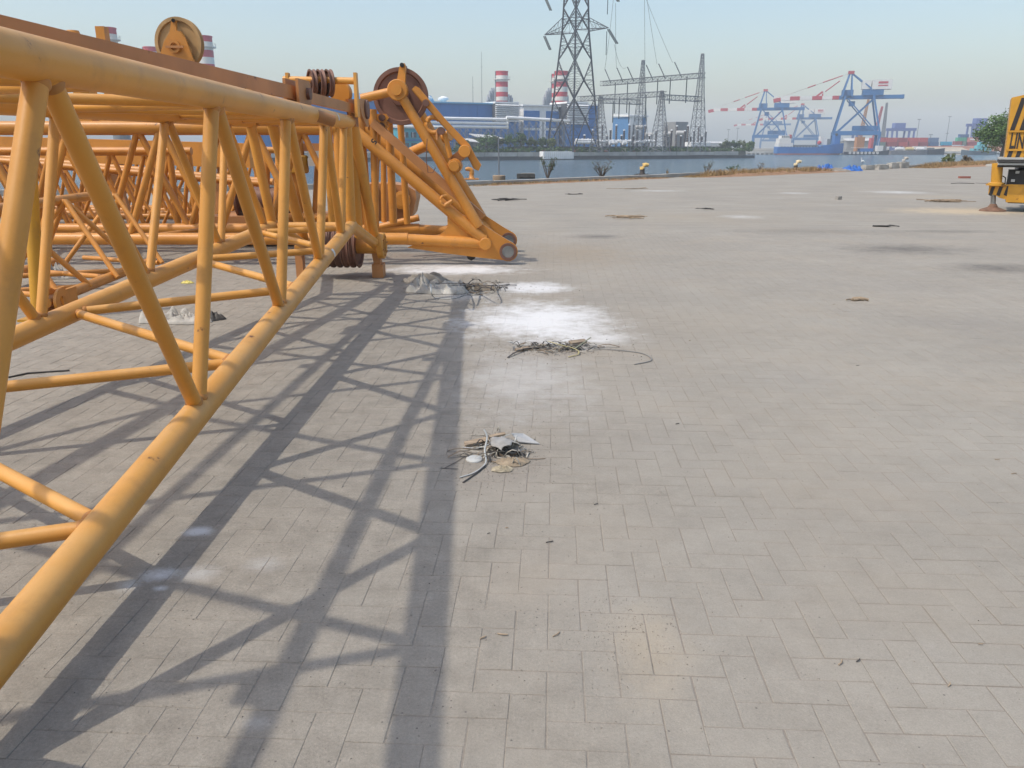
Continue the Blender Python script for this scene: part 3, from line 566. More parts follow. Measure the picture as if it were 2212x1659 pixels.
# winch frame with drum and grey panel, seen between the posts
wf = thing('winch_frame', 'orange winch frame with drum, upright cylinder and pale grey panel behind the boom head', 'winch', (-3.6, 13.6, 0))
MB().box((-3.7, 13.7, .32), (2.6, 1.1, .36)).build('base', M_BROWN, wf)
MB().lathe((-4.1, 13.5, .75), (1, 0, 0), [(.3, -.45), (.3, -.41), (.2, -.41), (.2, .41), (.3, .41), (.3, .45)], 30).build('drum', M_SHEAVE, wf)
MB().tube(at(632, 258, 13.2), at(640, 355, 13.2), .14, None, 24).build('upright_cylinder', M_BOOM2, wf); MB().tube(at(640, 355, 13.2), at(642, 470, 13.2), .10, None, 24).build('upright_cylinder', M_BOOM2, wf)
MB().lathe(at(640, 352, 13.2), (0, 0, 1), [(.17, -.16), (.19, -.14), (.19, .1), (.17, .12)], 26).build('cylinder_collar', M_YEL, wf)
MB().box(at(698, 335, 13.3), (.42, .3, .13)).build('panel_top', M_GREYW, wf); MB().box(at(698, 350, 13.25), (.42, .3, .12)).build('panel', mat('pale label panel', (.55, .54, .5), .6), wf)
MB().box(at(695, 318, 13.35), (.55, .35, .12)).build('panel_hood', M_BROWN, wf)
for u, v, Y in ((565, 400, 13.4), (595, 420, 13.1), (610, 440, 13.6), (680, 420, 13.4), (725, 410, 13.6), (745, 440, 13.2)):
    p = at(u, v, Y); MB().tube((p.x, Y, .5), (p.x + .1, Y + .1, 1.5), .07, None, 16).build('frame_post', M_BOOM2, wf)
for k in range(3): MB().path([at(700 + 6 * k, 352, 13.1), at(697 + 9 * k, 385, 13.1), at(694 + 3 * k, 412, 13.2), at(688, 440, 13.3)], .012, 6).build('hose', M_BLACK, wf)
MB().tube(at(600, 470, 12.9), at(800, 470, 12.9), .07, None, 18).build('cross_tube', M_BOOM2, wf)
# ================================================================== FAR SHORE: power station
SA, SB = V((-27, 216, 0)), V((80, 273, 0)); E1 = (SB - SA).normalized(); E2 = V((-E1.y, E1.x, 0))
def sp(u, off, z=0.0, v=HY):                      # point on the line parallel to the shore, `off` metres inland, in sight line u
    d = ray(u, v); k = d.x / d.y; o = SA + E2 * off
    t = (k * o.y - o.x) / (E1.x - k * E1.y); p = o + E1 * t; return V((p.x, p.y, z))
def zt(u, v, p): return at(u, v, p.y).z
M_LAND = mat('scrubby shore ground', (.17, .155, .12), .95, vary=.3, scale=.15)
M_CWALL = mat('pale sea wall', (.46, .45, .41), .85, vary=.2, scale=.4, rust=.5, rustcol=(.2, .19, .16), rscale=.5)
land = [SA - E1 * 170, SB + E1 * 1.5, SB + E1 * 4 + E2 * 12, SB + E1 * 2 + E2 * 60, SB + E2 * 260, SA - E1 * 170 + E2 * 320]
MB().prism([p + V((0, 0, -.05)) for p in [land[0] + E2 * 3] + [land[1] + E2 * 3 - E1 * 2] + land[2:]], (0, 0, -4)).build('far_shore', M_LAND, None, kind='structure', label='low scrubby ground of the far shore')
sw = bpy.data.objects.new('sea_wall', None); scene.collection.objects.link(sw); sw['label'] = 'low pale concrete sea wall along the far shore'; sw['category'] = 'wall'; sw.location = SA
MB().beam(SA - E1 * 170 + V((0, 0, -2.6)), SB + V((0, 0, -2.6)), 1.6, 2.6).build('fender_base', M_CONCD, sw)
for k in range(36):
    a = SA - E1 * 60 + E2 * 2.2 + E1 * (k * 5.2); b_ = a + E1 * 5.05
    if (b_ - SA).dot(E1) < 118: MB().beam(a + V((0, 0, -.65)), b_ + V((0, 0, -.65)), .3, 1.05 + rnd.uniform(-.1, .12)).build('wall_panel', M_CWALL, sw)
M_BLUE = mat('blue sheet cladding', (.03, .15, .40), .5, vary=.08, scale=.3, stretch=(1, 1, .2))
M_BLUEL = mat('light blue roof sheet', (.16, .40, .60), .45, vary=.08, scale=.4)
M_WHT = mat('white painted steel', (.80, .80, .78), .5, vary=.08, scale=.6)
M_GAP = mat('dark louver gap', (.07, .075, .085), .7)
M_STRIPR = mat('signal red paint', (.50, .055, .07), .55, vary=.1, scale=.4)
M_STRIPW = mat('off white stack paint', (.66, .64, .58), .6, vary=.1, scale=.4, rust=.2, rscale=.6)
M_GALV = mat('galvanised steel', (.20, .21, .22), .5, .4, vary=.15, scale=.5)
M_GALVL = mat('light grey duct steel', (.40, .41, .42), .5, .2, vary=.12, scale=.5)
M_PYL = mat('dark pylon steel', (.05, .05, .056), .55, .3, vary=.2, scale=.4)
M_TEAL = mat('teal painted wall', (.06, .33, .40), .6, vary=.1, scale=.5)
M_GLASS = mat('dark window glass', (.03, .045, .06), .12, vary=.2)
M_CONG = mat('grey concrete tower', (.26, .26, .25), .8, vary=.12, scale=.6)
M_ROOFM = mat('pale rusty roof sheet', (.50, .49, .46), .6, vary=.15, scale=.6, rust=.3, rscale=.8)
def hall(name, label, u0, u1, off, v0, dep, wall, roof=None, npan=0, seam=None, cat='building', zb=-.05, right=False):
    a, b_ = sp(u0, off), sp(u1, off); h = zt(u1, v0, b_) if right else zt(u0, v0, a); t = thing(name, label, cat, (a.x, a.y, zb))
    MB().prism([a + V((0, 0, zb)), b_ + V((0, 0, zb)), b_ + E2 * dep + V((0, 0, zb)), a + E2 * dep + V((0, 0, zb))], (0, 0, h - zb)).build('wall', wall, t)
    L = (b_ - a).length
    if npan:
        for k in range(npan):
            p0, p1 = a + E1 * (L * k / npan + .12), a + E1 * (L * (k + 1) / npan - .12)
            MB().beam(p0 - E2 * .06 + V((0, 0, h * .5)), p1 - E2 * .06 + V((0, 0, h * .5)), .14, h * .97).build('cladding_panel', seam or wall, t)
    if roof:
        MB().prism([a - E1 * .6 - E2 * .6 + V((0, 0, h)), b_ + E1 * .6 - E2 * .6 + V((0, 0, h)), b_ + E1 * .6 + E2 * dep + V((0, 0, h + .6)), a - E1 * .6 + E2 * dep + V((0, 0, h + .6))], (0, 0, .5)).build('roof', roof, t)
    return t, a, b_, h
# --- main blue turbine hall (partly behind the booms)
t, a, b_, h = hall('turbine_hall', 'long dark blue clad hall with light blue roof edge behind white pipes', 560, 1068, 62, 226, 40, M_BLUE, M_BLUEL, 12, right=True)
for u, vv in ((925, 0), (960, 0)):
    p = sp(u, 74); MB().lathe(p + V((0, 0, h + .3)), (0, 0, 1), [(1.1, 0), (1.1, 1.4), (1.9, 1.5), (1.9, 2.1), (.6, 2.7)], 16).build('roof_vent', M_WHT, t)
p0, p1 = sp(700, 82), sp(945, 82); MB().prism([p0 + V((0, 0, h + .5)), p1 + V((0, 0, h + .5)), p1 - E1 * 2 + V((0, 0, h + 3.6)), p0 + V((0, 0, h + 3.6))], E2 * 10).build('roof_monitor', M_BLUEL, t)
# --- chimneys
def stack(u, off, vtop, vbase, wpx, label, name='chimney'):
    p = sp(u, off, 0, (vtop + vbase) / 2); r = wpx / 2 * p.y / 1780; zt_ = zt(u, vtop, p); t = thing(name, label, 'chimney', (p.x, p.y, 0), 'striped chimneys of the power station')
    zb = zt(u, vbase, p); hs = (zt_ - zb); fr = [0, .06, .19, .34, .50, .665, .86, 1.0]; cols = [1, 0, 1, 0, 1, 0, 1]
    # from bottom: red, white, red, white, red, white, red
    MB().lathe((p.x, p.y, 0), (0, 0, 1), [(r * 1.02, 0), (r * 1.02, zb)], 28).build('base', M_GALV, t)
    for k in range(7): MB().lathe((p.x, p.y, zb), (0, 0, 1), [(r, hs * fr[k]), (r, hs * fr[k + 1])], 28).build('band', M_STRIPR if cols[k] else M_STRIPW, t)
    MB().lathe((p.x, p.y, zt_), (0, 0, 1), [(r * 1.05, -.3), (r * 1.05, .02), (r * .85, .02), (r * .85, -.3)], 28).build('rim', M_STRIPR, t)
    MB().lathe((p.x, p.y, zb + hs * .73), (0, 0, 1), [(r, 0), (r * 1.35, 0), (r * 1.35, .25), (r, .25)], 28).build('platform', M_STRIPW, t); pl = t.children[-1]
    MB().lathe((p.x, p.y, zb + hs * .73 + 1.1), (0, 0, 1), [(r * 1.33, 0), (r * 1.35, 0), (r * 1.35, .08), (r * 1.33, .08), (r * 1.33, 0)], 28).build('rail', M_STRIPW, pl)
    for k in range(12):
        a = k * math.pi / 6; MB().tube((p.x + r * 1.34 * math.cos(a), p.y + r * 1.34 * math.sin(a), zb + hs * .73 + .2), (p.x + r * 1.34 * math.cos(a), p.y + r * 1.34 * math.sin(a), zb + hs * .73 + 1.15), .05, None, 5).build('post', M_STRIPW, pl)
    MB().beam((p.x - r * 1.03, p.y - r * .3, zb), (p.x - r * 1.03, p.y - r * .3, zt_), .3, .15, (0, 1, 0)).build('ladder', M_GALV, t)
    return p, zb, zt_
c1 = stack(1084, 98, 154, 222, 26, 'red and white striped chimney rising beside the end of the blue hall')
c2 = stack(1212, 98, 154, 222, 28, 'red and white striped chimney behind the legs of the tall pylon')
stack(1204, 128, 160, 222, 25, 'farther red and white striped chimney half hidden behind its twin at the pylon')
stack(444, 70, 78, 170, 34, 'red and white striped chimney just right of the worn yellow rope wheel')
stack(238, 70, 60, 160, 34, 'red and white striped chimney behind the square orange stub post')
stack(330, 110, 102, 175, 30, 'red and white striped chimney mostly hidden behind the worn yellow rope wheel')
# silencers and ducts next to the chimneys (each boiler house a thing)
for (u, lab) in ((1066, 'cluster of grey silencer pipes at the chimney beside the blue hall'), (1186, 'cluster of grey silencer pipes at the chimney behind the pylon')):
    p = sp(u, 94); t = thing('silencer_cluster', lab, 'pipes', (p.x, p.y, 12))
    for k, (du, v0, rr) in enumerate(((-12, 209, .6), (-7, 196, .5), (-3, 190, .45), (1, 190, .45), (-10, 204, .6), (33, 204, .6), (38, 206, .5))):
        q = sp(u + du, 94 + k * .5); MB().lathe((q.x, q.y, 12), (0, 0, 1), [(rr, 0), (rr, zt(u, v0, q) - 13.2), (rr * .7, zt(u, v0, q) - 12)], 12).build('pipe', M_GALVL, t)
    q = sp(u + 34, 97); MB().box((q.x, q.y + 4, 15), (3, 3, 11)).build('duct', M_BLUE, t)
    MB().box((p.x, p.y, 17), (9, 5, .4)).build('gallery', M_GALV, t)
# --- louvred filter houses
def louvre(u0, u1, off, v0, v1, label, nrow=9):
    a, b_ = sp(u0, off), sp(u1, off); zt_, zb = zt(u0, v0, a), zt(u0, v1, a); t = thing('filter_house', label, 'building', (a.x, a.y, 0), 'louvred filter houses')
    MB().prism([a + V((0, 0, 0)), b_, b_ + E2 * 12, a + E2 * 12], (0, 0, zt_)).build('core', M_GAP, t)
    MB().prism([a - E2 * .4 + V((0, 0, zt_)), b_ - E2 * .4 + V((0, 0, zt_)), b_ + E2 * 12 + V((0, 0, zt_)), a + E2 * 12 + V((0, 0, zt_))], (0, 0, .6)).build('roof', M_WHT, t)
    dz = (zt_ - zb) / nrow
    for k in range(nrow):
        z = zb + dz * k
        for (p, q, nrm) in ((a, b_, -E2), (b_, b_ + E2 * 12, E1)):
            MB().quad(p + nrm * .9 + V((0, 0, z)), q + nrm * .9 + V((0, 0, z)), q + nrm * .08 + V((0, 0, z + dz * .80)), p + nrm * .08 + V((0, 0, z + dz * .80))).quad(p + nrm * .9 + V((0, 0, z)), q + nrm * .9 + V((0, 0, z)), q + nrm * .06 + V((0, 0, z + .05)), p + nrm * .06 + V((0, 0, z + .05))).build('louvre', M_WHT, t)
    MB().prism([a - E2 * .1, b_ - E2 * .1, b_ + E1 * .1 + E2 * 12, a + E2 * 12], (0, 0, zb - .2)).build('base_wall', M_BLUE, t)
louvre(1069, 1120, 60, 223, 262, 'white louvred filter house adjoining the blue hall')
louvre(1222, 1268, 60, 223, 268, 'white louvred filter house behind the tall pylon')
t, a, b_, h = hall('control_building', 'blue and white panelled building between the two louvred filter houses', 1131, 1206, 64, 229, 18, M_WHT, M_WHT)
L = (b_ - a).length
for (f0, f1) in ((.0, .44), (.63, 1.0)):
    for (z0, z1) in ((.52, .90), (.08, .46)):
        MB().beam(a + E1 * L * f0 - E2 * .1 + V((0, 0, h * (z0 + z1) / 2)), a + E1 * L * f1 - E2 * .1 + V((0, 0, h * (z0 + z1) / 2)), .25, h * (z1 - z0)).build('cladding_panel', M_BLUE, t)
hall('annex', 'narrow blue building standing right of the pylon louvres', 1268, 1290, 60, 228, 14, M_BLUE, M_WHT, 2)
# --- teal office, sheds
t, a, b_, h = hall('teal_office', 'two storey teal office with pale roof, seen under the big rope wheel', 868, 962, 26, 277, 10, M_TEAL, M_CWALL, cat='building')
for k in range(5):
    p = sp(876 + k * 17, 25.9); MB().box((p.x, p.y - .1, h * .72), (2.0, .2, 1.5)).build('window', M_GLASS, t); f = t.children[-1]
    MB().box((p.x, p.y - .22, h * .72), (.12, .1, 1.5)).build('frame', M_WHT, f)
    MB().box((p.x, p.y - .1, h * .25), (2.2, .2, 1.6)).build('window', M_GLASS, t)
MB().beam(sp(868, 25.7, h * .5), sp(962, 25.7, h * .5), .3, .3).build('floor_band', M_BLUE, t)
for (u0, u1, off, v0, lab) in ((1032, 1090, 14, 297, 'shed with thin pale roof behind shoreline trees'), (1000, 1040, 9, 305, 'low pale roofed shed left of the thin roofed shed')):
    a, b_ = sp(u0, off), sp(u1, off); h = zt(u0, v0, a); t = thing('shed', lab, 'shed', (a.x, a.y, 0))
    MB().prism([a + V((0, 0, h)), b_ + V((0, 0, h - .5)), b_ + E2 * 6 + V((0, 0, h + .5)), a + E2 * 6 + V((0, 0, h + 1))], (0, 0, .18)).build('roof', M_ROOFM, t)
    for f in (0.04, .5, .96):
        for e in (.3, 5.6): q = lerp(a, b_, f) + E2 * e; MB().tube(q, q + V((0, 0, h)), .12, None, 6).build('post', M_GALV, t)
    MB().beam(a + E2 * 5.7 + V((0, 0, h / 2)), b_ + E2 * 5.7 + V((0, 0, h / 2)), .1, h).build('back_wall', M_CONG, t)
# --- white pipes on trestles
pr = thing('pipe_rack', 'three white pipes on lattice trestles in front of the blue hall', 'pipe rack', tuple(sp(1000, 40)))
for k, v in enumerate((258, 267, 275)):
    pa, pb = sp(840, 42), sp(1096, 42); z = zt(1095, v, pb); MB().tube(pa + V((0, 0, z)), pb + V((0, 0, z)), .48, None, 12).build('pipe', M_WHT, pr)
    MB().lathe(pb + V((0, 0, z)), E1, [(.7, -.25), (.7, .1)], 12).build('flange', M_WHT, pr)
pa, pb = sp(1094, 40), sp(1228, 40); z = zt(1096, 254, pa); MB().tube(pa + V((0, 0, z)), pb + V((0, 0, z * .93)), .55, None, 12).build('pipe', M_WHT, pr)
for k in range(26):
    u = 850 + k * 15; q = sp(u, 42); zz = zt(1095, 279 if u < 1095 else 262, sp(1095, 42)); mbb = MB()
    for s in (-1, 1): MB().tube(q + E2 * s * 2, q + E2 * s * 2 + V((0, 0, zz)), .14, None, 6).build('trestle_leg', M_GALV, pr)
    for j in range(3): mbb.tube(q - E2 * 2 + V((0, 0, zz * j / 3)), q + E2 * 2 + V((0, 0, zz * (j + 1) / 3)), .07, None, 5); mbb.tube(q + E1 * 0 + E2 * 2 + V((0, 0, zz * j / 3)), q + E1 * 3 + E2 * 2 + V((0, 0, zz * (j + 1) / 3)), .08, None, 5)
    mbb.build('trestle_bracing', M_GALV, pr)
# ------------------------------------------------------------------ lattice masts
def lattice(mb, p0, p1, w0, w1, npan, rl, rb, ex, ey, legs=True):
    p0, p1 = V(p0), V(p1)
    def corner(t, i): w = w0 + (w1 - w0) * t; sx_, sy_ = ((-1, -1), (1, -1), (1, 1), (-1, 1))[i]; return lerp(p0, p1, t) + ex * (sx_ * w / 2) + ey * (sy_ * w / 2)
    for k in range(npan):
        t0, t1 = k / npan, (k + 1) / npan
        for i in range(4):
            j = (i + 1) % 4
            mb.tube(corner(t0, i), corner(t1, j) if (k + i) % 2 else corner(t1, i), rb, None, 4, False) if False else None
            mb.tube(corner(t0, i), corner(t1, j), rb, None, 4, False); mb.tube(corner(t0, j), corner(t1, i), rb, None, 4, False); mb.tube(corner(t1, i), corner(t1, j), rb, None, 4, False)
    return [(corner(0, i), corner(1, i)) for i in range(4)]
# tall transmission pylon
PY = 246.0; pc = at(1238, HY, PY); pc.z = 0; EX, EY = V((.653, -.757, 0)), V((.757, .653, 0)); AX = V((.76, -.65, 0))
pyl = thing('transmission_pylon', 'tall dark lattice power pylon with crossarms on the far shore', 'pylon', (pc.x, pc.y, 0))
zl = [0] + [at(1238, v, PY).z for v in (257, 213, 173, 130, 98, 67, 41, 17)] + [at(1238, 17, PY).z + 3.6 * k for k in range(1, 7)]
def hw(z): 
    zr = at(1238, 67, PY).z
    return (3.75 + (zr - z) * .118) * .72 if z < zr else max(.6, 3.75 * .72 - (z - zr) * .035)
def PC(z, i): h_ = hw(z); sx_, sy_ = ((-1, -1), (1, -1), (1, 1), (-1, 1))[i]; return V((pc.x, pc.y, z)) + EX * sx_ * h_ + EY * sy_ * h_
for i in range(4):
    mb = MB()
    for z0, z1 in zip(zl[:-1], zl[1:]): mb.beam(PC(z0, i), PC(z1, i), .46, .46)
    mb.build('leg', M_PYL, pyl)
for k, (z0, z1) in enumerate(zip(zl[:-1], zl[1:])):
    mb = MB()
    up = k % 2 == 0
    for i in range(4):
        j = (i + 1) % 4; m0, m1 = (PC(z0, i) + PC(z0, j)) / 2, (PC(z1, i) + PC(z1, j)) / 2
        # diamond bracing: alternate panels meet at mid face then spread
        if up: mains = [(PC(z0, i), m1), (PC(z0, j), m1)]; hz_ = (PC(z1, i), PC(z1, j))
        else: mains = [(m0, PC(z1, i)), (m0, PC(z1, j))]; hz_ = None
        for a, b_ in mains: mb.beam(a, b_, .2, .2)
        if hz_: mb.beam(hz_[0], hz_[1], .11, .11)
        for f in (.25, .5, .75):
            for (a, b_), li in zip(mains, (i, j)):
                q = lerp(a, b_, f); lz = z0 + (z1 - z0) * f; mb.beam(q, PC(lz, li), .075, .075); mb.beam(q, PC(min(z1, lz + (z1 - z0) * .25), li), .06, .06)
    mb.build('bracing', M_PYL, pyl)
M_INS = mat('glass green insulator', (.06, .08, .08), .25, vary=.2)
tips = []
z_arm = at(1238, 68, PY).z
for lev in range(3):
    za = z_arm + lev * 10.6
    for s in (-1, 1):
        tip = V((pc.x, pc.y, za)) + AX * s * 11.3; tips.append(tip); mb = MB(); h_ = hw(za)
        for sy_ in (-1, 1):
            r0 = V((pc.x, pc.y, za)) + EX * s * h_ + EY * sy_ * h_; r1 = r0 + V((0, 0, 3.6))
            mb.beam(r0, tip, .2, .2); mb.beam(r1, tip, .15, .15)
            for f in (.2, .4, .6, .8): mb.beam(lerp(r0, tip, f), lerp(r1, tip, f), .07, .07); mb.beam(lerp(r0, tip, f), lerp(r1, tip, max(0, f - .2)), .07, .07)
        for f in (0, .2, .4, .6, .8):
            aa = [lerp(V((pc.x, pc.y, za)) + EX * s * h_ + EY * q * h_, tip, f) for q in (-1, 1)]; mb.beam(aa[0], aa[1], .08, .08)
        mb.build('crossarm', M_PYL, pyl)
        e = tip + V((2.2 if s > 0 else 1.6, -2.4, -4.3)); mb = MB()
        for dx in (-.22, .22): mb.path([tip + V((dx, 0, -.4)), e + V((dx, 0, 0))], .2, 6)
        mb.build('insulator_string', M_INS, pyl)
        if s > 0:
            for dx in (0, -9): q = tip + V((dx, 4, -.4)); MB().tube(q, q + V((0, 0, -6.2)), .12, None, 6).build('insulator_string', M_INS, pyl)
# ------------------------------------------------------------------ switchyard gantries
def gpost(u, Y, v_top, w0, label):
    p = at(u, HY, Y); p.z = 0; z = at(u, v_top, Y).z; t = thing('gantry_tower', label, 'gantry tower', (p.x, p.y, 0), 'switchyard gantry towers'); ex, ey = V((.8, -.6, 0)), V((.6, .8, 0))
    mb = MB(); lg = lattice(mb, p, p + V((0, 0, z * .62)), w0, w0 * .42, 7, .12, .05, ex, ey); mb.build('lower_bracing', M_GALV, t)
    mb2 = MB(); lg2 = lattice(mb2, p + V((0, 0, z * .62)), p + V((0, 0, z)), w0 * .42, w0 * .14, 6, .1, .045, ex, ey); mb2.build('upper_bracing', M_GALV, t)
    for a, b_ in lg + lg2: MB().beam(a, b_, .17, .17).build('leg', M_GALV, t)
    return p, z
GA, za = gpost(1505, 235, 116, 4.0, 'tall galvanised lattice tower at the outer end of the switchyard gantry')
GB, zb_ = gpost(1381, 252, 130, 4.0, 'tall galvanised lattice tower at the middle of the upper switchyard beam')
GC, zc = gpost(1424, 226, 196, 4.4, 'shorter galvanised lattice tower between the two tall switchyard towers')
GD, zd = gpost(1295, 243, 208, 4.4, 'shorter galvanised lattice tower right beside the tall pylon')
def gbeam(pa, pb, label, ins=()):
    d = (pb - pa).normalized(); y_ = V((-d.y, d.x, 0)); t = thing('gantry_beam', label, 'gantry beam', tuple(pa), 'switchyard lattice beams')
    mb = MB(); lattice(mb, pa, pb, 1.3, 1.3, max(6, int((pb - pa).length / 1.5)), .08, .042, V((0, 0, 1)), y_); mb.build('bracing', M_GALV, t)
    for sz in (-1, 1):
        for sy_ in (-1, 1): MB().beam(pa + V((0, 0, sz * .65)) + y_ * sy_ * .65, pb + V((0, 0, sz * .65)) + y_ * sy_ * .65, .14, .14).build('chord', M_GALV, t)
    for f, ln, up in ins:
        q = lerp(pa, pb, f); MB().tube(q, q + (V((-1.6, 3, 4.2)) if up else V((0, 0, -ln))), .16, None, 6).build('insulator_string', M_INS, t)
up_z = at(1510, 163, 235).z; up_a = V((GA.x, GA.y, up_z)); dirb = (V((GB.x, GB.y, up_z)) - up_a).normalized()
gbeam(up_a + dirb * -1, V((GB.x, GB.y, up_z)) + dirb * 17, 'upper galvanised lattice beam spanning the tall switchyard towers', ((.3, 7, 0), (.42, 7, 0), (.2, 4, 1), (.35, 4, 1), (.47, 4, 1), (.15, 7, 0), (.72, 9, 0), (.85, 9, 0), (.66, 4, 1), (.77, 4, 1), (.9, 4, 1)))
z2 = at(1424, 203, 226).z; p2a = V((GC.x, GC.y, z2)); dirc = (V((GD.x, GD.y, z2)) - p2a).normalized()
gbeam(p2a - dirc, V((GD.x, GD.y, z2)) + dirc * 9, 'lower galvanised lattice beam between the two shorter switchyard towers', ((.2, 6, 0), (.5, 6, 0), (.75, 6, 0)))
z3 = at(1513, 214, 235).z
gbeam(V((GC.x, GC.y, z3)), V((GA.x, GA.y, z3)), 'short lattice cross beam to the outer tall switchyard tower', ())
gbeam(V((GD.x, GD.y, z3)), V((GB.x, GB.y, z3)), 'short lattice cross beam to the middle tall switchyard tower', ((.3, 6, 0), (.7, 6, 0)))
# conductors from pylon to the gantry, each wire a thing
M_WIRE = mat('overhead wire', (.10, .10, .11), .5, .5)
def wire(a, b_, sag, label, r=.045):
    pts = [lerp(a, b_, k / 12) + V((0, 0, -4 * sag * (k / 12) * (1 - k / 12))) for k in range(13)]
    MB().path(pts, r, 4).build('overhead_wire', M_WIRE, None, label=label, cat='power line', group='overhead wires of the switchyard')
k = 0
for f in (.66, .77, .9):
    q = lerp(up_a, V((GB.x, GB.y, up_z)) + dirb * 17, f) + V((-1.6, 3, 4.2)); tip = tips[(1, 3, 5)[k % 3]] + V((2, 2, -4)); k += 1
    wire(q, tip, 2.5, 'thin sagging overhead wire from the upper gantry beam to a pylon crossarm')
for f, (u_, v_) in zip((.2, .35, .47), ((1374, -60), (1388, -70), (1392, -80))): q = lerp(up_a, V((GB.x, GB.y, up_z)) + dirb * 17, f) + V((-1.6, 3, 4.2)); wire(q, at(u_, v_, 225), .5, 'thin overhead wire climbing steeply from the outer half of the upper gantry beam')
# ------------------------------------------------------------------ switchyard equipment
M_PORC = mat('brown porcelain', (.045, .035, .033), .3, vary=.2)
def bushing(h): 
    t = thing('insulator_post', 'dark porcelain insulator post with pale cap in the switchyard', 'insulator', (0, 0, 0), 'insulator posts of the switchyard')
    MB().lathe((0, 0, 0), (0, 0, 1), [(.35, 0), (.35, .9), (.2, 1.0)], 8).build('pedestal', M_GALV, t)
    prof = []
    for k in range(12): z = 1.0 + (h - 1.4) * k / 12; prof += [(.27, z), (.42, z + (h - 1.4) / 30), (.27, z + (h - 1.4) / 14)]
    MB().lathe((0, 0, 0), (0, 0, 1), prof, 8).build('insulator', M_PORC, t); MB().lathe((0, 0, 0), (0, 0, 1), [(.2, h - .4), (.4, h - .35), (.4, h - .1), (.15, h)], 10).build('cap', M_WHT, t)
    return t
proto = {}
us = [1262, 1280, 1300, 1311, 1318, 1330, 1342, 1347, 1358, 1368, 1376, 1392, 1402, 1416, 1437, 1442, 1449, 1460, 1470, 1478, 1484, 1491, 1498, 1507, 1515, 1523]
for i, u in enumerate(us):
    hh = (5.2, 7.0, 8.6)[i % 3]; p = sp(u, 20 + (i * 7) % 14)
    if hh not in proto: proto[hh] = bushing(hh); proto[hh].location = p
    else: copy_tree(proto[hh], p)
    o_ = None
for i, (u0, u1, v, off) in enumerate(((1245, 1282, 303, 12), (1243, 1284, 308, 10), (1290, 1310, 306, 12), (1313, 1335, 305, 13), (1316, 1332, 309, 11), (1340, 1362, 305, 13), (1371, 1390, 307, 12), (1392, 1412, 305, 12), (1345, 1352, 309, 10))):
    a, b_ = sp(u0, off), sp(u1, off); z = zt(u0, v, a); t = thing('bus_duct', 'white gas insulated bus duct lying low in the switchyard', 'bus duct', (a.x, a.y, 0), 'white bus ducts of the switchyard')
    MB().tube(a + V((0, 0, z)), b_ + V((0, 0, z)), .42, None, 12).build('duct', M_WHT, t)
    n_ = max(2, int((b_ - a).length / 2.0))
    for k in range(n_ + 1): q = lerp(a, b_, k / n_); MB().lathe(q + V((0, 0, z)), E1, [(.55, -.1), (.55, .1)], 12).build('flange', M_WHT, t)
    for k in (.15, .85): q = lerp(a, b_, k); MB().box(q + V((0, 0, z / 2)), (.3, .3, max(.2, z))).build('support', M_GALV, t)
t, a, b_, h = hall('relay_house', 'small blue and white building in the switchyard', 1358, 1393, 30, 252, 10, mat('mid blue cladding', (.09, .22, .42), .5), M_WHT, cat='building')
MB().beam(a - E2 * .1 + V((0, 0, h / 2)), a + E1 * 5 - E2 * .1 + V((0, 0, h / 2)), .25, h).build('white_wall', M_WHT, t)
for k in range(2): q = a + E1 * (1.5 + 1.6 * k) - E2 * .3; MB().box((q.x, q.y, h * .42), (.5, .2, h * .7)).build('door', M_DARK, t)
hall('concrete_tower', 'plain grey concrete block behind the white ducts in the switchyard', 1457, 1484, 34, 263, 7, M_CONG, None, 0)
t, a, b_, h = hall('white_enclosure', 'white panelled enclosure at the outer end of the switchyard', 1492, 1534, 9, 307, 3, M_WHT, None, 9)
for i, (u, v, off) in enumerate(((1402, 291, 24), (1440, 289, 25), (1468, 287, 24), (1380, 275, 26))):
    p = sp(u, off); z = zt(u, v, p); t = thing('transformer', 'cream transformer tank on posts amid the switchyard insulators', 'transformer', (p.x, p.y, 0), 'transformers of the switchyard')
    MB().lathe((p.x - 1.5, p.y, z), (1, 0, 0), [(.5, 0), (.75, .1), (.75, 2.6), (.5, 2.7)], 14).build('tank', M_ROOFM, t)
    for s in (-.9, .9): MB().beam((p.x + s, p.y, 0), (p.x + s, p.y, z - .5), .3, .3, (0, 1, 0)).build('stand', M_GALV, t)
# dark yard fence, with posts as parts
t = thing('yard_fence', 'long dark fence in front of the switchyard', 'fence', tuple(sp(1300, 6)))
a, b_ = sp(1096, 6), sp(1560, 6); nP = 34
M_FEN = mat('dark mesh fence', (.075, .072, .066), .85, vary=.35, scale=.5)
for k in range(nP):
    p0, p1 = lerp(a, b_, k / nP), lerp(a, b_, (k + 1) / nP); MB().beam(p0 + V((0, 0, .75)) + E1 * .1, p1 + V((0, 0, .75)) - E1 * .1, .06, 1.45 + rnd.uniform(-.15, .2)).build('fence_panel', M_FEN, t); MB().box(p0 + V((0, 0, .9)), (.14, .14, 1.9)).build('fence_post', M_GALV, t)
# small clutter crates behind the wall
cl_m = [mat('rusty crate', (.25, .10, .06), .8, vary=.2), mat('grey crate', (.25, .25, .25), .8), mat('sand crate', (.4, .36, .28), .8), mat('blue crate', (.10, .2, .32), .7)]
for i in range(26):
    p = sp(1105 + i * 17 + rnd.uniform(-5, 5), 3.6 + rnd.uniform(0, 1.5)); s = rnd.uniform(.5, 1.3)
    MB().box((p.x, p.y, s * .4 - .05), (s * rnd.uniform(1, 2.2), s, s * .8), Matrix.Rotation(rnd.uniform(-.5, .5), 3, 'Z')).build('crate', cl_m[i % 4], None, label='small %s along the far shore behind the sea wall' % ('rusty crate', 'grey crate', 'sand coloured crate', 'blue crate')[i % 4], cat='crate', group='crates along the far shore')
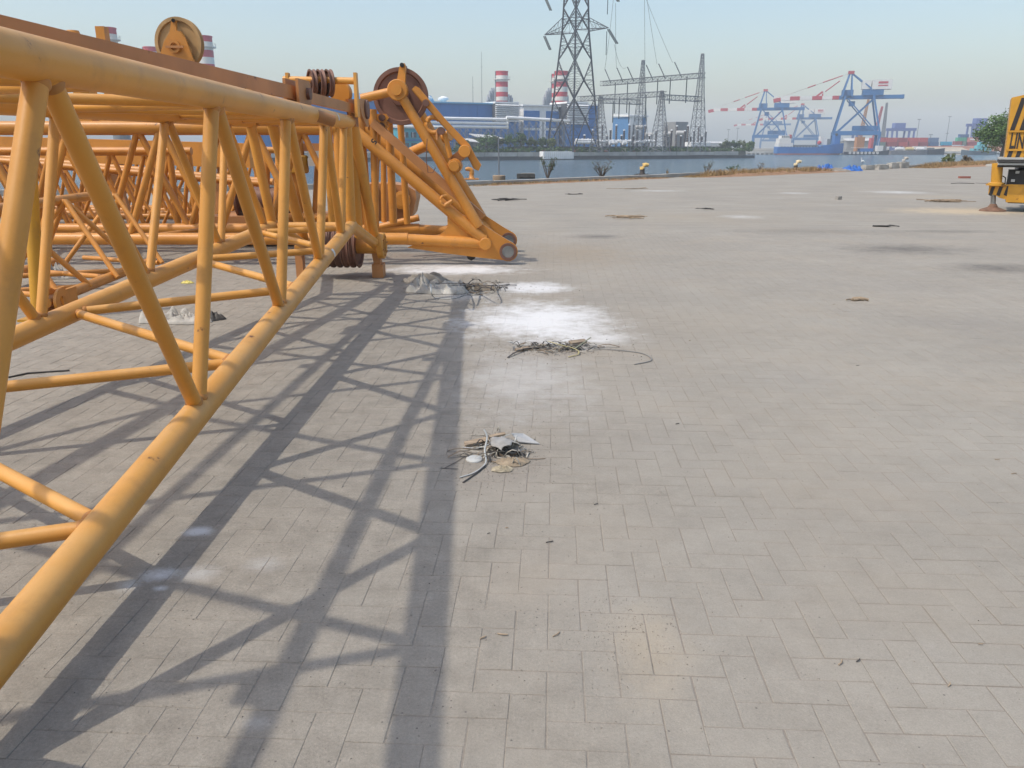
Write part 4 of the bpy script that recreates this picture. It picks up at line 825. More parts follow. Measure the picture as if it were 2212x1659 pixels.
# white barge cabin moored at the wall
a, b_ = sp(1174, -1.2), sp(1240, -1.2); t = thing('white_container', 'long white box container at the foot of the sea wall', 'container', (a.x, a.y, WATER_Z))
MB().prism([a + V((0, 0, -1.9)), b_ + V((0, 0, -1.9)), b_ + E2 * 2.2 + V((0, 0, -1.9)), a + E2 * 2.2 + V((0, 0, -1.9))], (0, 0, 2.05)).build('box', M_WHT, t)
L = (b_ - a).length
for k in range(15): q = lerp(a, b_, (k + .5) / 15); MB().beam(q - E2 * .05 + V((0, 0, -1.85)), q - E2 * .05 + V((0, 0, .1)), .12, .12, (0, 1, 0)).build('rib', M_STRIPW, t)
MB().prism([a + E1 * .2 + V((0, 0, -2.5)), b_ - E1 * .2 + V((0, 0, -2.5)), b_ + E2 * 2 + V((0, 0, -2.5)), a + E2 * 2 + V((0, 0, -2.5))], (0, 0, .6)).build('pontoon', M_CONCD, t)
# thin masts against the sky
for u, v, off, lab in ((1042, 112, 130, 'very thin tall radio mast behind the blue hall'), (1023, 165, 130, 'short thin radio mast behind the blue hall')):
    p = sp(u, off); z = zt(u, v, p); t = thing('radio_mast', lab, 'mast', (p.x, p.y, 0)); MB().tube(p, p + V((0, 0, z)), .22, .08, 6).build('pole', M_GALV, t)
    for k in (.35, .6, .85): MB().box(p + V((0, 0, z * k)), (.9, .1, .1)).build('bracket', M_GALV, t)
# ------------------------------------------------------------------ trees
def leaf_mat(name, c): 
    return mat(name, c, .6, vary=.45, scale=.9, detail=3, spec=.2)
M_LEAF = leaf_mat('green foliage', (.075, .125, .035)); M_LEAF2 = leaf_mat('olive foliage', (.105, .13, .045)); M_BARK = mat('bark', (.12, .09, .065), .9, vary=.25, scale=6); M_DRY = mat('dry straw', (.33, .22, .10), .9, vary=.3, scale=3)
def crown(mb, c, rad, nclump, nleaf, size, rg, squash=.8):
    for _ in range(nclump):
        th = rg.uniform(0, 6.283); ph = math.acos(rg.uniform(-.7, 1)); rr = rad * rg.uniform(.35, .95)
        cc = V(c) + V((rr * math.sin(ph) * math.cos(th), rr * math.sin(ph) * math.sin(th), rr * math.cos(ph) * squash)); cr = rad * rg.uniform(.2, .38)
        for _ in range(nleaf):
            d = V((rg.gauss(0, 1), rg.gauss(0, 1), rg.gauss(0, .8))).normalized() * cr * rg.random() ** .4; p = cc + d; s = size * rg.uniform(.6, 1.3)
            x = V((rg.gauss(0, 1), rg.gauss(0, 1), rg.gauss(0, .6))).normalized(); y = x.cross(V((rg.gauss(0, 1), rg.gauss(0, 1), rg.gauss(0, 1)))).normalized()
            mb.add([p - x * s * .5, p + y * s * .28, p + x * s * .5, p - y * s * .28], [(0, 1, 2, 3)])
    return mb
def tree(p, h, rad, label, leaf=M_LEAF, seed=1, nclump=26, nleaf=34, size=.5, group='trees on the far shore', cat='tree'):
    rg = random.Random(seed); t = thing('tree', label, cat, tuple(p), group); top = V(p) + V((rg.uniform(-.1, .1) * h, 0, h * .62)); mb = MB().path([p, lerp(p, top, .5) + V((rg.uniform(-.05, .05) * h, 0, 0)), top], [h * .04, h * .03, h * .015], 7)
    for k in range(6):
        a = rg.uniform(0, 6.28); b0 = lerp(p, top, rg.uniform(.35, .9)); mb.path([b0, b0 + V((math.cos(a) * rad * .4, math.sin(a) * rad * .4, h * .12)), b0 + V((math.cos(a) * rad * .75, math.sin(a) * rad * .75, h * .2))], [h * .016, h * .011, h * .004], 5)
    mb.build('trunk', M_BARK, t); crown(MB(), V(p) + V((0, 0, h * .66)), rad, nclump, nleaf, size, rg).build('crown', leaf, t)
for i, (u, off, v, rp, lf, lab) in enumerate(((1052, 5, 296, 22, 0, 'round green tree left of the shed with thin pale roof'), (1076, 6, 298, 16, 1, 'low olive tree in front of the shed with thin pale roof'), (1102, 6, 293, 19, 0, 'dense green tree under the corner of the white pipes'), (1126, 7, 289, 17, 0, 'tallest green tree on the far shore below the upper white pipe'), (1150, 6, 299, 13, 1, 'small olive tree at the pipe trestles'),
                                     (1172, 6, 300, 13, 0, 'small green tree left of the pylon foot'), (1190, 7, 300, 13, 1, 'small olive tree touching the pylon foot'), (1000, 6, 304, 16, 1, 'olive tree behind the hanging equaliser bars'), (960, 6, 303, 14, 0, 'green tree below the teal office'),
                                     (1568, 6, 309, 14, 1, 'olive bushy tree next to the dark fence end'), (1585, 7, 307, 13, 0, 'green bushy tree in the middle of the shore tip'), (1603, 6, 310, 14, 1, 'rounded olive tree near the outermost shore tip'), (1620, 7, 309, 12, 0, 'green tree on the outermost shore tip'))):
    p = sp(u, off, -.1); h = zt(u, v, p) + .3; tree(p, max(2.2, h), rp * p.y / 1780, lab, (M_LEAF, M_LEAF2)[lf], 10 + i)
# scrub along the wall: uncountable
mb = MB(); rg = random.Random(5)
for i in range(900):
    p = sp(rg.uniform(880, 1622), rg.uniform(2.6, 5.8), -.1); crown(mb, p + V((0, 0, .5)), rg.uniform(.6, 1.6), 2, 6, .6, rg)
mb.build('shore_scrub', M_LEAF, None, kind='stuff', label='scrubby weeds along the top of the far sea wall')
# ================================================================== PORT on the right
M_CRB = mat('crane blue', (.035, .135, .31), .5, vary=.1, scale=.3); M_CRR = mat('crane boom red', (.42, .06, .07), .5, vary=.08); M_CRW = mat('crane boom white', (.66, .64, .60), .5, vary=.08)
PZ = -.9
def sts(name='quay_crane'):
    """ship to shore crane; local x landward, y along quay, boom towards -x"""
    t = thing(name, 'quay crane', 'quay crane', (0, 0, 0), 'blue container quay cranes with striped booms')
    G, W, Hh = 15.0, 7.0, 24.5
    for x0, x1 in ((0, 1.5), (G, G - 1)):
        for s in (-1, 1):
            MB().beam((x0 - (1.8 if x0 == 0 else -3), s * W, 8.5), (x1, s * W * .62, Hh), .75, .95, (0, 1, 0)).build('leg', M_CRB, t)
            MB().beam((x0 - (1.8 if x0 == 0 else -3), s * W, 1.2), (x0 - (1.8 if x0 == 0 else -3), s * W, 8.8), 1.2, 1.4, (0, 1, 0)).build('lower_leg', M_CRB, t)
            for k in (-2.2, -.8, .8, 2.2): MB().lathe((x0 - (1.8 if x0 == 0 else -3), s * W + k, .55), (1, 0, 0), [(.5, -.25), (.5, .25)], 10).build('rail_wheel', M_DARK, t)
            MB().box((x0 - (1.8 if x0 == 0 else -3), s * W, 1.25), (.8, 6, .7)).build('bogie', M_CRB, t)
    for x in (-1.8, G + 3): MB().beam((x, -W, 8.2), (x, W, 8.2), 1.3, 1.5).build('sill_beam', M_CRB, t)
    for s in (-1, 1):
        MB().beam((-1.8, s * W, 8.4), (G + 3, s * W, 8.4), 1.0, 1.8).build('portal_beam', M_CRB, t)
        MB().beam((0, s * W * .95, 9), (G - 1, s * W * .65, Hh - 1), .55, .55, (0, 1, 0)).build('diagonal', M_CRB, t); MB().beam((G + 1.5, s * W * .95, 9), (3, s * W * .65, Hh - 1), .5, .5, (0, 1, 0)).build('diagonal', M_CRB, t)
    for x in (1.5, G - 1): MB().beam((x, -W * .62, Hh), (x, W * .62, Hh), 1.1, 1.4).build('top_beam', M_CRB, t)
    for s in (-1.9, 1.9): MB().beam((-1, s, Hh), (27, s, Hh), .8, 1.6).build('trolley_girder', M_CRB, t)
    MB().beam((26.5, -2.4, Hh), (26.5, 2.4, Hh), 1.0, 1.8).build('girder_end', M_CRB, t)
    segs = [(-1, -4, 1), (-4, -8.5, 0), (-8.5, -13, 1), (-13, -18.5, 0), (-18.5, -23, 1), (-23, -27.2, 0), (-27.2, -30.5, 1)]
    for a, b_, red in segs:
        mb = MB()
        for s in (-1.9, 1.9): mb.beam((a, s, Hh - (.35 if a < -27 else 0)), (b_, s, Hh - (1.0 if a < -27 else 0)), .8, 1.6)
        mb.beam(((a + b_) / 2, -1.9, Hh), ((a + b_) / 2, 1.9, Hh), .5, .6); mb.build('boom_segment', M_CRR if red else M_CRW, t)
    MB().beam((-11, 0, Hh + .8), (-8.5, 0, Hh + 2.8), .8, .8).beam((-8.5, 0, Hh + 2.8), (-8.3, 0, Hh + .5), .6, .6).build('boom_strut', M_CRR, t)
    AP = V((3.2, 0, 35.5))
    for s in (-1, 1):
        MB().beam((0, s * 4, Hh), AP + V((-.4, s * .9, 0)), .75, .75, (0, 1, 0)).build('apex_leg', M_CRB, t); MB().beam((4.5, s * 4, Hh), AP + V((.4, s * .9, 0)), .5, .5, (0, 1, 0)).build('apex_leg', M_CRB, t)
        MB().beam(AP + V((0, s * .9, 0)), (13.5, s * 3, Hh + 3), .55, .55, (0, 1, 0)).build('back_stay', M_CRB, t)
        for x, f0, f1 in ((-27, .12, .4), (-27, .5, .62), (-10, .35, .8)):
            e = V((x, s * 1.9, Hh + .8)); MB().tube(AP, e, .09, None, 5).build('fore_stay', M_CRW, t); MB().tube(lerp(AP, e, f0), lerp(AP, e, f1), .22, None, 5).build('stay_bar', M_CRR, t)
    MB().box(AP, (2.6, 3.4, 1.3)).build('apex_head', M_CRR, t)
    MB().box((13.5, 0, Hh + 2.0), (9, 6, 2.6)).build('house_base', M_CRB, t)
    MB().box((17, 0, Hh + 5.4), (8.5, 6.4, 4.2)).build('machinery_house', M_CRW, t); mh = t.children[-1]
    MB().box((17.3, -3.23, Hh + 6.2), (4.2, .1, .9)).build('name_board', M_CRR, mh); MB().box((17.3, -3.23, Hh + 4.9), (4.2, .1, .5)).build('name_board', M_CRR, mh)
    MB().box((10.3, 0, Hh + 5.4), (3.8, 5, 3.8)).build('electrical_house', M_CRW, t)
    MB().box((2.5, 0, Hh + 1.5), (5, 4.6, 3.6)).build('hinge_frame', M_CRB, t); MB().box((5, 0, Hh - 2.8), (2.6, 2.4, 2.2)).build('cabin', M_CRB, t); MB().box((12, 0, 10.6), (11, 5, 2.2)).build('stair_tower_deck', M_CRB, t)
    return t
cr = sts()
def place_crane(o, u_root, v_boom, Y, rz, label):
    p = at(u_root, v_boom, Y); s = (p.z - PZ) / 24.5; o.location = (p.x, p.y, PZ); o.scale = (s, s, s); o.rotation_euler = (0, 0, rz); o['label'] = label
cB, cD, cC = copy_tree(cr), copy_tree(cr), copy_tree(cr)
place_crane(cr, 1817, 211, 395, R(-18), 'largest blue quay crane with striped boom, standing over the bow of the blue ship')
place_crane(cB, 1639, 236, 520, R(-18), 'blue quay crane with striped boom behind the stern of the blue ship')
place_crane(cD, 1722, 256, 640, R(-14), 'blue quay crane seen between the two larger striped boom cranes')
place_crane(cC, 1650, 269, 820, R(-14), 'farthest hazy quay crane with the lowest striped boom')
# quay of the port, reddish bank
M_BANK = mat('reddish earth bank', (.30, .13, .075), .95, vary=.25, scale=.2); M_SANDB = mat('pale sand bank', (.42, .36, .27), .95, vary=.15, scale=.3)
qa, qb = at(1640, HY, 388), at(2260, HY, 400)
pb_ = [V((qa.x - 12, 388, 0)), V((qb.x + 150, 402, 0)), V((qb.x + 900, 520, 0)), V((qb.x + 900, 1700, 0)), V((-260, 1700, 0)), V((-200, 720, 0)), V((qa.x - 40, 640, 0))]
MB().prism([V((p.x, p.y, PZ)) for p in pb_], (0, 0, -4)).build('port_ground', M_LAND, None, kind='structure', label='flat ground of the container port')
pq = thing('port_quay', 'pale piled quay edge of the container port', 'quay', (qa.x, 387, WATER_Z))
MB().beam((qa.x - 12, 387.4, PZ - .35), (qb.x + 100, 400.4, PZ - .35), 1.4, .9).build('deck_edge', M_CWALL, pq)
for k in range(24): x = qa.x - 10 + k * 2.1; MB().tube((x, 386.9, WATER_Z - 1), (x, 386.9, PZ - .5), .35, None, 8).build('pile', M_CWALL, pq)
a, b_ = at(1990, 318, 420), at(2330, 318, 430); MB().prism([V((a.x, 418, PZ)), V((b_.x, 428, PZ)), V((b_.x, 436, 1.9)), V((a.x, 426, 1.5))], (0, 14, 0)).build('earth_bank', M_BANK, None, kind='structure', label='reddish earth bank behind the moored boats')
a, b_ = at(2020, 330, 392), at(2115, 330, 392); MB().prism([V((a.x, 390, -2.6)), V((b_.x, 390, -2.6)), V((b_.x - 2, 404, 1.0)), V((a.x + 1, 404, 1.2))], (0, 16, -2)).build('sand_bank', M_SANDB, None, kind='structure', label='pale sandy slipway between the moored boats')
# blue coaster
M_HULLB = mat('blue hull paint', (.035, .15, .40), .45, vary=.1, scale=.4, rust=.3, rscale=.5); M_BOOT = mat('boot topping red', (.38, .14, .11), .6, vary=.15); M_HULLK = mat('black hull', (.035, .036, .04), .55, vary=.2, scale=.5)
def hull(mb, x0, x1, y, beam_, zk, prof, n=22):
    """stations along x; prof(t)->(half beam factor, deck z)"""
    ring = []
    for i in range(n + 1):
        t = i / n; hb, zd = prof(t); x = x0 + (x1 - x0) * t; hb *= beam_ / 2
        ring.append([V((x, y - hb, zd)), V((x - (.35 * (zd - zk) if t > .93 else 0) * 0, y - hb * .92, zk)), V((x, y + hb * .92, zk)), V((x, y + hb, zd))])
    vs_ = [p for r_ in ring for p in r_]; fs = []
    for i in range(n):
        o_ = i * 4
        for k in range(3): fs.append((o_ + k, o_ + 4 + k, o_ + 5 + k, o_ + 1 + k))
        fs.append((o_ + 3, o_ + 7, o_ + 4, o_))
    fs += [(0, 1, 2, 3), (n * 4 + 3, n * 4 + 2, n * 4 + 1, n * 4)]
    return mb.add(vs_, fs)
SY = 378; X0, X1 = at(1676, HY, SY).x, at(1822, HY, SY).x; zW = WATER_Z
ship = thing('cargo_ship', 'small blue hulled cargo ship with red waterline and white deckhouse moored under the cranes', 'ship', ((X0 + X1) / 2, SY, zW))
pr_ = lambda t: (min(1, .75 + t * 2) * (1 if t < .72 else max(.02, 1 - ((t - .72) / .28) ** 1.8)), 1.35 - .25 * math.sin(t * 3) + (1.9 * max(0, (t - .6) / .4) ** .5 if t > .6 else 0) * .85)
hull(MB(), X0, X1, SY, 7.5, zW + .6, lambda t: (pr_(t)[0], pr_(t)[1])).build('hull', M_HULLB, ship)
hull(MB(), X0 + .3, X1 - 1.5, SY, 7.0, zW - .8, lambda t: (pr_(t)[0], zW + .62)).build('waterline_band', M_BOOT, ship)
L = X1 - X0
for (f0, f1, z0, z1, w_) in ((.01, .22, 1.2, 3.0, 6), (.02, .19, 3.0, 4.9, 5.4), (.05, .17, 4.9, 6.2, 4.6)): MB().box((X0 + L * (f0 + f1) / 2, SY, (z0 + z1) / 2), (L * (f1 - f0), w_, z1 - z0)).build('deckhouse', M_CRW, ship); dh = ship.children[-1]
for k in range(4): MB().box((X0 + L * (.065 + .03 * k), SY - 2.36, 5.6), (.6, .12, .5)).build('window', M_GLASS, dh)
MB().lathe((X0 + L * .2, SY, 4.9), (0, 0, 1), [(.7, 0), (.7, 1.6), (.55, 1.7)], 14).build('funnel', M_CRR, ship)
MB().box((X0 + L * .42, SY, 1.7), (L * .34, 5.4, .9)).build('hatch', M_GALV, ship)
for k in range(14): MB().box((X0 + L * (.05 + .045 * k), SY - 3.75, 1.3), (.5, .12, .35)).build('scupper', M_HULLK, ship)
MB().box((X0 + L * .88, SY, 4.2), (2.6, 3.4, 4.6)).build('foredeck_house', M_HULLB, ship); MB().lathe((X0 + L * .86, SY - 1.8, 6.6), (0, 1, 0), [(.6, 0), (.6, .8)], 14).build('winch_drum', M_HULLK, ship)
MB().lathe((X0 + L * .94, SY - 1.6, 4.6), (0, 1, 0), [(.9, 0), (.9, .7)], 14).build('winch_drum', M_CRW, ship)
for k, x in enumerate((.66, .71, .76)): MB().box((X0 + L * x, SY, 4.0 - .3 * k), (1.5, 2.6, 3.6 - k * .5)).build('deck_cargo', (M_CRW, M_CRW, M_GALV)[k], ship)
MB().lathe((X0 + L * .62, SY - 1.5, 3.0), (0, 0, 1), [(.1, -.9), (.9, -.3), (.9, .4), (.1, 1)], 14).build('buoy', M_CRR, ship)
MB().tube((X0 + L * .13, SY, 6), (X0 + L * .13, SY, 10.5), .10, None, 6).build('mast', M_CRW, ship)
# other craft
def craft(name, label, u0, u1, Y, zd, hm, cat, flip=False, bow=.3):
    x0, x1 = at(u0, HY, Y).x, at(u1, HY, Y).x; t = thing(name, label, cat, ((x0 + x1) / 2, Y, zW))
    hull(MB(), x1 if flip else x0, x0 if flip else x1, Y, 4.2, zW - .5, lambda q: ((1 if q < 1 - bow else max(.03, 1 - ((q - 1 + bow) / bow) ** 1.6)), zd + (.7 * max(0, (q - .55) / .45) ** 1.5))).build('hull', hm, t)
    return t, x0, x1
t, x0, x1 = craft('tug_boat', 'tug with row of pale tyre fenders lying behind the blue tarpaulins', 1828, 1922, 374, -.8, M_HULLK, 'boat')
L = x1 - x0
for k in range(8): MB().lathe((x0 + L * (.06 + .09 * k), 374 - 2.2, -1.35), (0, 1, 0), [(.22, -.12), (.55, -.14), (.55, .14), (.22, .12), (.22, -.12)], 12).build('tyre_fender', M_CRW, t)
MB().box((x0 + L * .45, 374, -.1), (L * .3, 3, 1.4)).build('deckhouse', M_HULLB, t); MB().box((x0 + L * .3, 374, .9), (L * .32, 3.2, .15)).build('canopy', M_CRW, t); MB().box((x0 + L * .76, 374, .5), (2.6, 2.4, 2.6)).build('wheelhouse', M_CRW, t); MB().tube((x0 + L * .74, 374, 1.6), (x0 + L * .74, 374, 4.8), .08, None, 5).build('mast', M_CRW, t)
t, x0, x1 = craft('barge', 'long grey barge carrying pale tanks behind the concrete blocks', 1922, 2005, 381, -.5, mat('grey barge hull', (.16, .15, .15), .7, vary=.2), 'barge')
L = x1 - x0
for k in range(3): MB().lathe((x0 + L * (.12 + .27 * k), 380, .35), (1, 0, 0), [(.3, 0), (.7, .2), (.7, 3.6), (.3, 3.8)], 12).build('tank', (M_CRW, mat('cream tank', (.6, .48, .22), .6), M_CRW)[k], t)
t, x0, x1 = craft('steel_boat', 'dark grey steel boat with raked bow beside the sandy slipway', 1968, 2042, 384, .05, M_HULLK, 'boat')
MB().box((x0 + 4, 384, .8), (5.5, 2.6, 1.4)).build('deckhouse', M_CRW, t); MB().box((x0 + 9.4, 384, .45), (2.4, 2, .8)).build('deck_box', M_GALV, t)
M_TUG = mat('turquoise paint', (.14, .42, .45), .5, vary=.12)
t, x0, x1 = craft('work_boat', 'turquoise work boat moored left of the shoreline tree', 2078, 2150, 372, -.6, mat('slate hull', (.07, .10, .12), .6), 'boat', flip=True)
L = x1 - x0
for (f0, f1, z0, z1) in ((.3, .85, -.5, .6), (.42, .72, .6, 1.9), (.48, .62, 1.9, 3.4)): MB().box((x0 + L * (f0 + f1) / 2, 372, (z0 + z1) / 2), (L * (f1 - f0), 2.8 - z0 * .3, z1 - z0)).build('superstructure', M_TUG, t)
for k in range(4): MB().box((x0 + L * (.36 + .12 * k), 372 - 1.55, .05), (.8, .1, .5)).build('window', M_GLASS, t)
# containers
CC = {'red': (.42, .08, .07), 'dark red': (.28, .06, .06), 'slate blue': (.09, .16, .28), 'teal blue': (.04, .33, .50), 'green': (.06, .34, .20), 'salmon': (.55, .22, .18), 'dark blue': (.06, .12, .24), 'grey green': (.16, .22, .18)}
CM = {k: mat('container ' + k, c, .6, vary=.12, scale=.5) for k, c in CC.items()}
def container(u0, u1, v0, v1, Y, col, where):
    a, b_ = at(u0, v1, Y), at(u1, v0, Y); t = thing('shipping_container', '%s container %s' % (col, where), 'container', (a.x, Y, a.z), 'shipping containers stacked in the port')
    MB().box(((a.x + b_.x) / 2, Y + 1.2, (a.z + b_.z) / 2), (b_.x - a.x, 2.4, b_.z - a.z)).build('shell', CM[col], t)
    n_ = max(3, int((b_.x - a.x) / 1.1)); mb = MB()
    for k in range(n_): mb.box((a.x + (b_.x - a.x) * (k + .5) / n_, Y - .04, (a.z + b_.z) / 2), ((b_.x - a.x) / n_ * .5, .1, (b_.z - a.z) * .9))
    mb.build('corrugation', CM[col], t)
for i, (u0, u1) in enumerate(((1890, 1914), (1915, 1939), (1940, 1962), (1963, 1985), (1986, 2006), (2007, 2029))):
    for lv in range(2):
        col = (('grey green', 'red'), ('dark red', 'red'), ('red', 'dark red'), ('red', 'red'), ('dark red', 'red'), ('dark blue', 'slate blue'))[i][lv]
        container(u0, u1 - .5, 316.6 - 9.6 * (lv + 1), 316.6 - 9.6 * lv, 440 + i, col, '%s of the stack %s' % (('at the bottom', 'on top')[lv], ('by the red crawler boom', 'at the yard gantry trolley', 'beneath mid yard gantry', 'at the bare end of the yard gantry', 'just past the yard gantry', 'at the blue end of the row')[i]))
for (u0, u1, v0, v1, col, wh) in ((2035, 2057, 306, 314, 'teal blue', 'above the sandy slipway'), (2062, 2079, 305, 313, 'dark red', 'beside the teal blue one'), (2068, 2089, 297, 305, 'green', 'above the dark red one'), (2089, 2116, 297, 307, 'salmon', 'with white lettering patch near the shoreline tree'), (2074, 2094, 290, 297, 'dark blue', 'topmost over the green one'), (2089, 2112, 307, 315, 'dark red', 'under the salmon one'), (2080, 2088, 305, 314, 'grey green', 'end on below the green one'), (2036, 2056, 314, 320, 'dark red', 'under the teal blue one')):
    container(u0, u1, v0, v1, 444, col, wh)
a = at(2100, 301, 443.8); MB().box((a.x, 443.6, a.z), (2.6, .12, .8)).build('lettering_patch', M_CRW, [o_ for o_ in scene.objects if o_.get('label', '').startswith('salmon')][0])
# yard gantries
M_RTG = mat('violet blue gantry paint', (.13, .17, .36), .55, vary=.1)
def rtg(u0, u1, v0, v1, Y, label, rows=2):
    a, b_ = at(u0, v1, Y), at(u1, v0, Y); t = thing('yard_gantry', label, 'gantry crane', (a.x, Y, PZ), 'container yard gantries')
    for x in (a.x, b_.x):
        for dy in (0, 6):
            for dx in ((0, 3.2) if x == a.x else (0, -3.2)): MB().beam((x + dx, Y + dy, PZ), (x + dx * .8, Y + dy, b_.z - 1.5), .8, .8, (0, 1, 0)).build('leg', M_RTG, t)
        MB().beam((x + (1.6 if x == a.x else -1.6) - 2, Y, PZ + .9), (x + (1.6 if x == a.x else -1.6) + 2, Y, PZ + .9), 1, 1.4).build('sill', M_RTG, t)
    for dy in (0, 6): MB().beam((a.x - 1, Y + dy, b_.z - .9), (b_.x + 1, Y + dy, b_.z - .9), .9, 1.5).build('girder', M_RTG, t)
    MB().box((a.x + 4.5, Y + 3, b_.z + 1.2), (6, 4, 2.8)).build('trolley', M_RTG, t)
rtg(1926, 1976, 276, 300, 470, 'violet blue yard gantry standing over the red containers')
rtg(2100, 2134, 266, 297, 455, 'violet blue yard gantry beside the shoreline tree'); rtg(1848, 1862, 284, 310, 520, 'small hazy yard gantry right of the largest quay crane')
# crawler crane booms
for (u0, v0, u1, v1, m_, lab, Y) in ((1888, 298, 1906, 230, M_CRR, 'thin red crawler crane boom rising above red containers', 450), (1907, 296, 1916, 222, M_GALV, 'thin grey lattice crane boom beside the red crawler boom', 452), (1858, 296, 1876, 215, M_BROWN, 'thin brown crane boom leaning inside the largest quay crane', 420)):
    a, b_ = at(u0, v0, Y), at(u1, v1, Y); t = thing('crawler_boom', lab, 'crane boom', (a.x, a.y, a.z)); d = (b_ - a).normalized(); y_ = V((0, 1, 0)); x_ = y_.cross(d).normalized()
    mb = MB(); lg = lattice(mb, a, b_, 1.5, .7, 16, .1, .06, x_, y_); mb.build('bracing', m_, t)
    for p, q in lg: MB().beam(p, q, .16, .16).build('chord', m_, t)
    MB().box((a.x, a.y, (a.z + PZ) / 2), (4, 3, a.z - PZ)).build('crane_body', m_, t)
# light masts
for u, v, Y in ((2052, 252, 600), (2046, 288, 620), (1986, 258, 560), (1574, 280, 620), (1693, 281, 560), (2011, 291, 500), (1594, 277, 640)):
    p = at(u, v, Y); t = thing('light_mast', 'thin hazy light mast standing far back in the port', 'light mast', (p.x, p.y, PZ), 'light masts of the port')
    MB().tube((p.x, p.y, PZ), p, .28, .14, 6).build('pole', M_GALV, t); MB().box((p.x, p.y, p.z), (2.2, .5, .4)).build('lamp_bar', M_GALV, t)
# low vegetation and sheds behind the stacks
for i, (u0, u1, v0, Y, c, lab) in enumerate(((1830, 1886, 304, 470, M_CONG, 'long grey shed behind the tug'), (1470, 1560, 309, 760, M_CONG, 'hazy low warehouse beyond the shore tip'))):
    a, b_ = at(u0, v0, Y), at(u1, v0, Y); t = thing('warehouse', lab, 'building', (a.x, Y, PZ)); MB().box(((a.x + b_.x) / 2, Y + 6, (a.z + PZ) / 2), (b_.x - a.x, 12, a.z - PZ)).build('wall', c, t); MB().prism([V((a.x - .5, Y - .6, a.z)), V((a.x - .5, Y + 12.6, a.z)), V((a.x - .5, Y + 6, a.z + 1.4))], (b_.x - a.x + 1, 0, 0)).build('roof', M_ROOFM, t)
# ================================================================== QUAYSIDE THINGS
M_BOLY = mat('faded yellow bollard paint', (.60, .40, .13), .6, vary=.15, scale=5, rust=.4, rscale=10); M_BOLB = mat('dark bollard iron', (.06, .05, .045), .7, vary=.25, scale=6, rust=.6, rustcol=(.16, .07, .04))
def bollard(u, v, s, label, head=None, stem=None, turn=1):
    p = gnd(u, v); p.z = .0; t = thing('mooring_bollard', label, 'bollard', tuple(p), 'mooring bollards along the quay'); head = head or M_BOLY; stem = stem or M_BOLB
    MB().box(p + V((0, 0, .04 * s + .0)), (1.0 * s, .7 * s, .08 * s)).build('base_plate', stem, t)
    for k in range(6): a = k * math.pi / 3; MB().tube(p + V((math.cos(a) * .36 * s, math.sin(a) * .26 * s, .08 * s)), p + V((math.cos(a) * .36 * s, math.sin(a) * .26 * s, .13 * s)), .035 * s, None, 6).build('bolt', stem, t)
    MB().lathe(p, (0, 0, 1), [(.26 * s, .08 * s), (.17 * s, .16 * s), (.155 * s, .42 * s), (.17 * s, .46 * s)], 20, True).build('stem', stem, t)
    MB().path([p + V((-.02 * s * turn, 0, .40 * s)), p + V((-.02 * s * turn, 0, .55 * s)), p + V((.06 * s * turn, 0, .68 * s)), p + V((.24 * s * turn, 0, .72 * s)), p + V((.42 * s * turn, 0, .69 * s))], [.165 * s, .165 * s, .16 * s, .14 * s, .11 * s], 18).build('head', head, t)
bollard(1387, 379, .82, 'yellow headed bollard with dark stem, beside the bare branching shrub')
bollard(1718, 368, .82, 'pale headed bollard with dark stem beside the blue tarpaulin', mat('bleached cream paint', (.62, .50, .30), .65, vary=.15, scale=5, rust=.3))
bollard(1951, 357, .85, 'grey unpainted bollard at the end of the concrete blocks', M_CONC, M_CONC)
bollard(1019, 388, .72, 'orange bollard seen below the hanging equaliser bars', M_BOOM2, M_BOOM2, -1)
# pole on a concrete drum
p = gnd(1078, 393); t = thing('pole', 'thin grey metal pole set in a concrete drum on the kerb', 'pole', tuple(p))
MB().lathe(p, (0, 0, 1), [(.30, 0), (.30, .28), (.28, .30)], 18).build('drum', mat('rust stained concrete', (.36, .26, .17), .85, vary=.25, scale=4, rust=.4), t)
MB().tube(p + V((0, 0, .28)), at(1077, 297, p.y), .033, None, 10).build('tube', M_GALV, t)
# rubber fender block on the kerb
p = gnd(1136, 386); t = thing('rubber_fender', 'dark worn rubber fender block lying on the quay kerb', 'fender', tuple(p)); M_RUB = mat('worn rubber', (.075, .07, .062), .8, vary=.25, scale=6, dust=.4, dustcol=(.2, .18, .15))
hw_, hh = .47, .26
MB().prism([p + V((-hw_, -.2, 0)), p + V((hw_, -.2, 0)), p + V((hw_, -.2, hh * .8)), p + V((hw_ - .06, -.2, hh)), p + V((-hw_ + .03, -.2, hh)), p + V((-hw_, -.2, hh * .85))], (0, .4, 0)).build('block', M_RUB, t); MB().box(p + V((.1, 0, hh + .012)), (.7, .3, .024)).build('dust_cap', M_CONC, t); MB().box(p + V((.06, -.21, .06)), (.8, .03, .05)).build('groove_strip', M_BLACK, t)
